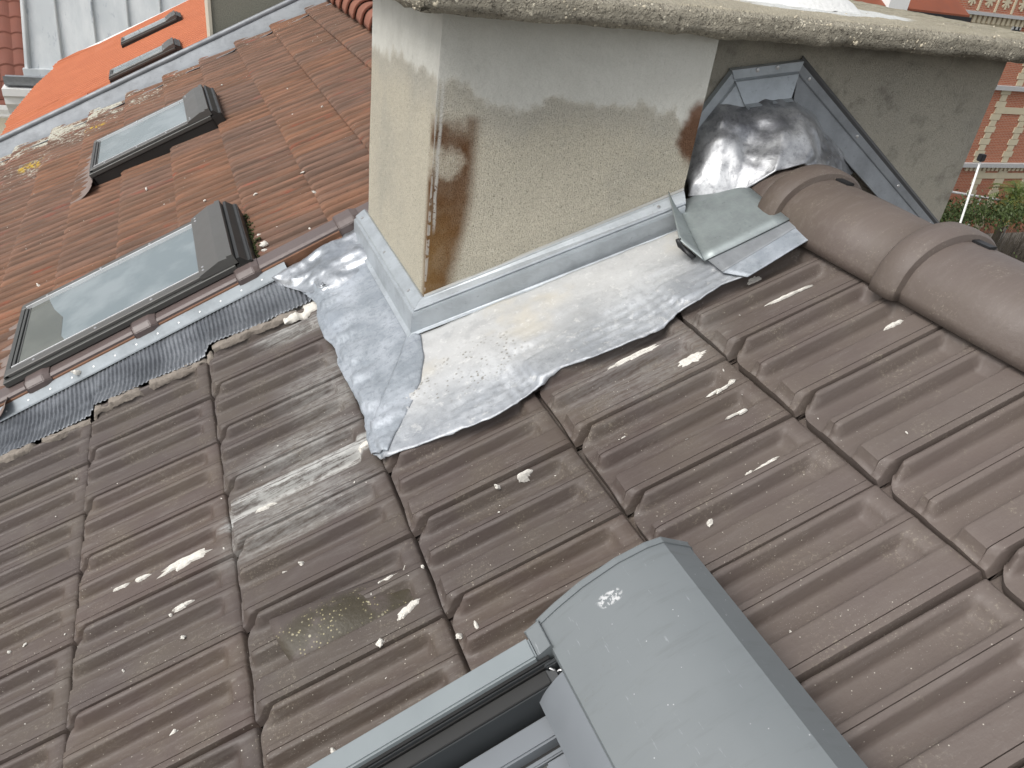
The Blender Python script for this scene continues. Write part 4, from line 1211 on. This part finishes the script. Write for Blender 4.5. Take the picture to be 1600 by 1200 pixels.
box('anchor_backing', BX(36.1, 36.75, -.85, -.30, -.06, 0), M['white'], bb)
for dx in (-.14, .14):
    x = 36.42+dx
    multi('iron_anchor', [BX(x-.035, x+.035, -.90, -.25, -.10, -.062), BX(x-.14, x+.14, -.50, -.43, -.098, -.063), BX(x-.10, x+.10, -.72, -.66, -.098, -.063)], M['iron'], bb)
# russet roof in front of the brick building
ru = wroot('russet_roof', 'rust-brown sheet roof glimpsed over the chimney cap beside the brick building', 'roof', (24.3, 20, -1))
prism('roof_sheet', [(0, 1.14), (0, 1.22), (3, 2.9), (3, 2.8)], 'x', -6.0, 1.55, M['russet'], ru)
box('fascia', (-6.0, 1.62, -.06, .0, 1.02, 1.16), M['iron'], ru)
box('roof_wall', (-5.8, 1.4, .1, 3, -9.4, 1.05), M['russet'], ru)
box('white_parapet', (-2.4, -1.55, -.12, .6, 1.16, 1.5), M['white'], ru)
# hedge
def leaves(name, n, fn, size, mat, par=None):
    V, F = [], []
    for q in range(n):
        c_ = Vector(fn()); d = Vector((random.gauss(0, 1), random.gauss(0, 1), random.gauss(0, 1))).normalized(); a = d.orthogonal().normalized(); b = d.cross(a)
        s_ = size*random.uniform(.6, 1.3); k = len(V)
        V += [c_-a*s_, c_-b*s_*.45, c_+a*s_, c_+b*s_*.45]; F.append((k, k+1, k+2, k+3))
    return mk(name, V, F, mat, par)
hg = wroot('hedge', 'clipped green hedge with bare stems at the foot of the brick building', 'hedge', (36, 22, -10.5))
leaves('foliage', 9000, lambda: (random.uniform(-7, 10), random.gauss(0, .55), 2.75 + random.gauss(0, .28) + .2*nz((random.random()*9, 0, 0), 1)), .09, M['leaf'], hg)
V, F = [], []
for q in range(1500):
    x = random.uniform(-7, 10); y = random.gauss(0, .4); l_ = random.uniform(1.2, 2.7); dx, dy = random.gauss(0, .35), random.gauss(0, .3); k = len(V)
    V += [(x-.012, y, .0), (x+.012, y, .0), (x+dx, y+dy, l_), (x-.012, y+.012, 0)]; F += [(k, k+1, k+2), (k+1, k+3, k+2), (k+3, k, k+2)]
tw = mk('stems', V, F, M['twig'], hg); tw['kind'] = 'stuff'
sh = wroot('undergrowth', 'grey-green scrub below the hedge beside the ridge tiles', 'shrub', (34, 18, -10.5)); sh['kind'] = 'stuff'
leaves('foliage', 5000, lambda: (random.uniform(-6, 8), random.gauss(0, 1.2), abs(random.gauss(0, .5))), .10, M['twig'], sh)
leaves('foliage', 2500, lambda: (random.uniform(-6, 8), random.gauss(0, 1.4), abs(random.gauss(0, .6))), .09, M['leaf'], sh)
box('path', (28, 42, 19.6, 20.4, -10.5, -10.45), M['band']); tag(bpy.data.objects['path'], kind='structure')
# garden fence rail
fr = wroot('garden_rail', 'grey sloping rail in front of the brick building above the hedge', 'fence', (37, 24.5, -10.5))
tube('rail', [(-3, 0, 3.0), (6, 0, 1.9)], .06, M['band'], fr)
for x in (-3, 0, 3, 6): tube('post', [(x, 0, 0), (x, 0, 3.0-(x+3)*.122)], .05, M['band'], fr)
# palm
pm = wroot('palm_tree', 'palm tree with green and yellowing fronds before the brick building', 'palm', (38.1, 23.6, -10.5))
tube('trunk', [(0, 0, 0), (.03, 0, 1.6), (0, 0, 3.2)], .17, M['twig'], pm, 10)
for q in range(26):
    az = q*2.4; dry = q > 19; el = R(random.uniform(-5, 75)) if not dry else R(random.uniform(-45, -10)); L_ = random.uniform(1.0, 1.5)
    V, F = [], []
    pts = []
    for k in range(8):
        t = k/7; pts.append(Vector((math.cos(az)*math.cos(el)*L_*t, math.sin(az)*math.cos(el)*L_*t, 3.2 + math.sin(el)*L_*t - .55*t*t)))
    side = Vector((-math.sin(az), math.cos(az), 0))
    for k in range(1, 8):
        for s_ in (-1, 1):
            for e in (0, .5):
                b0 = pts[k-1].lerp(pts[k], e); kk = len(V); ln = .42*(1-.5*abs(k/7-.45))
                tip = b0 + side*s_*ln + (pts[k]-pts[k-1]).normalized()*ln*.7 + Vector((0, 0, -.12))
                V += [b0, b0 + (pts[k]-pts[k-1])*.35, tip]; F.append((kk, kk+1, kk+2))
    mk('frond', V, F, M['frond_dry'] if dry else M['frond'], pm)
# slim white pole
po = wroot('pole', 'slim white pole with a black tip rising beside the chimney', 'pole', (21.5, 14, -10.5))
tube('shaft', [(.75, 0, 0), (-.40, 0, 7.45)], .03, M['white'], po, 10)
box('tip', (-.50, -.32, -.08, .08, 7.42, 7.62), M['iron'], po, .02)
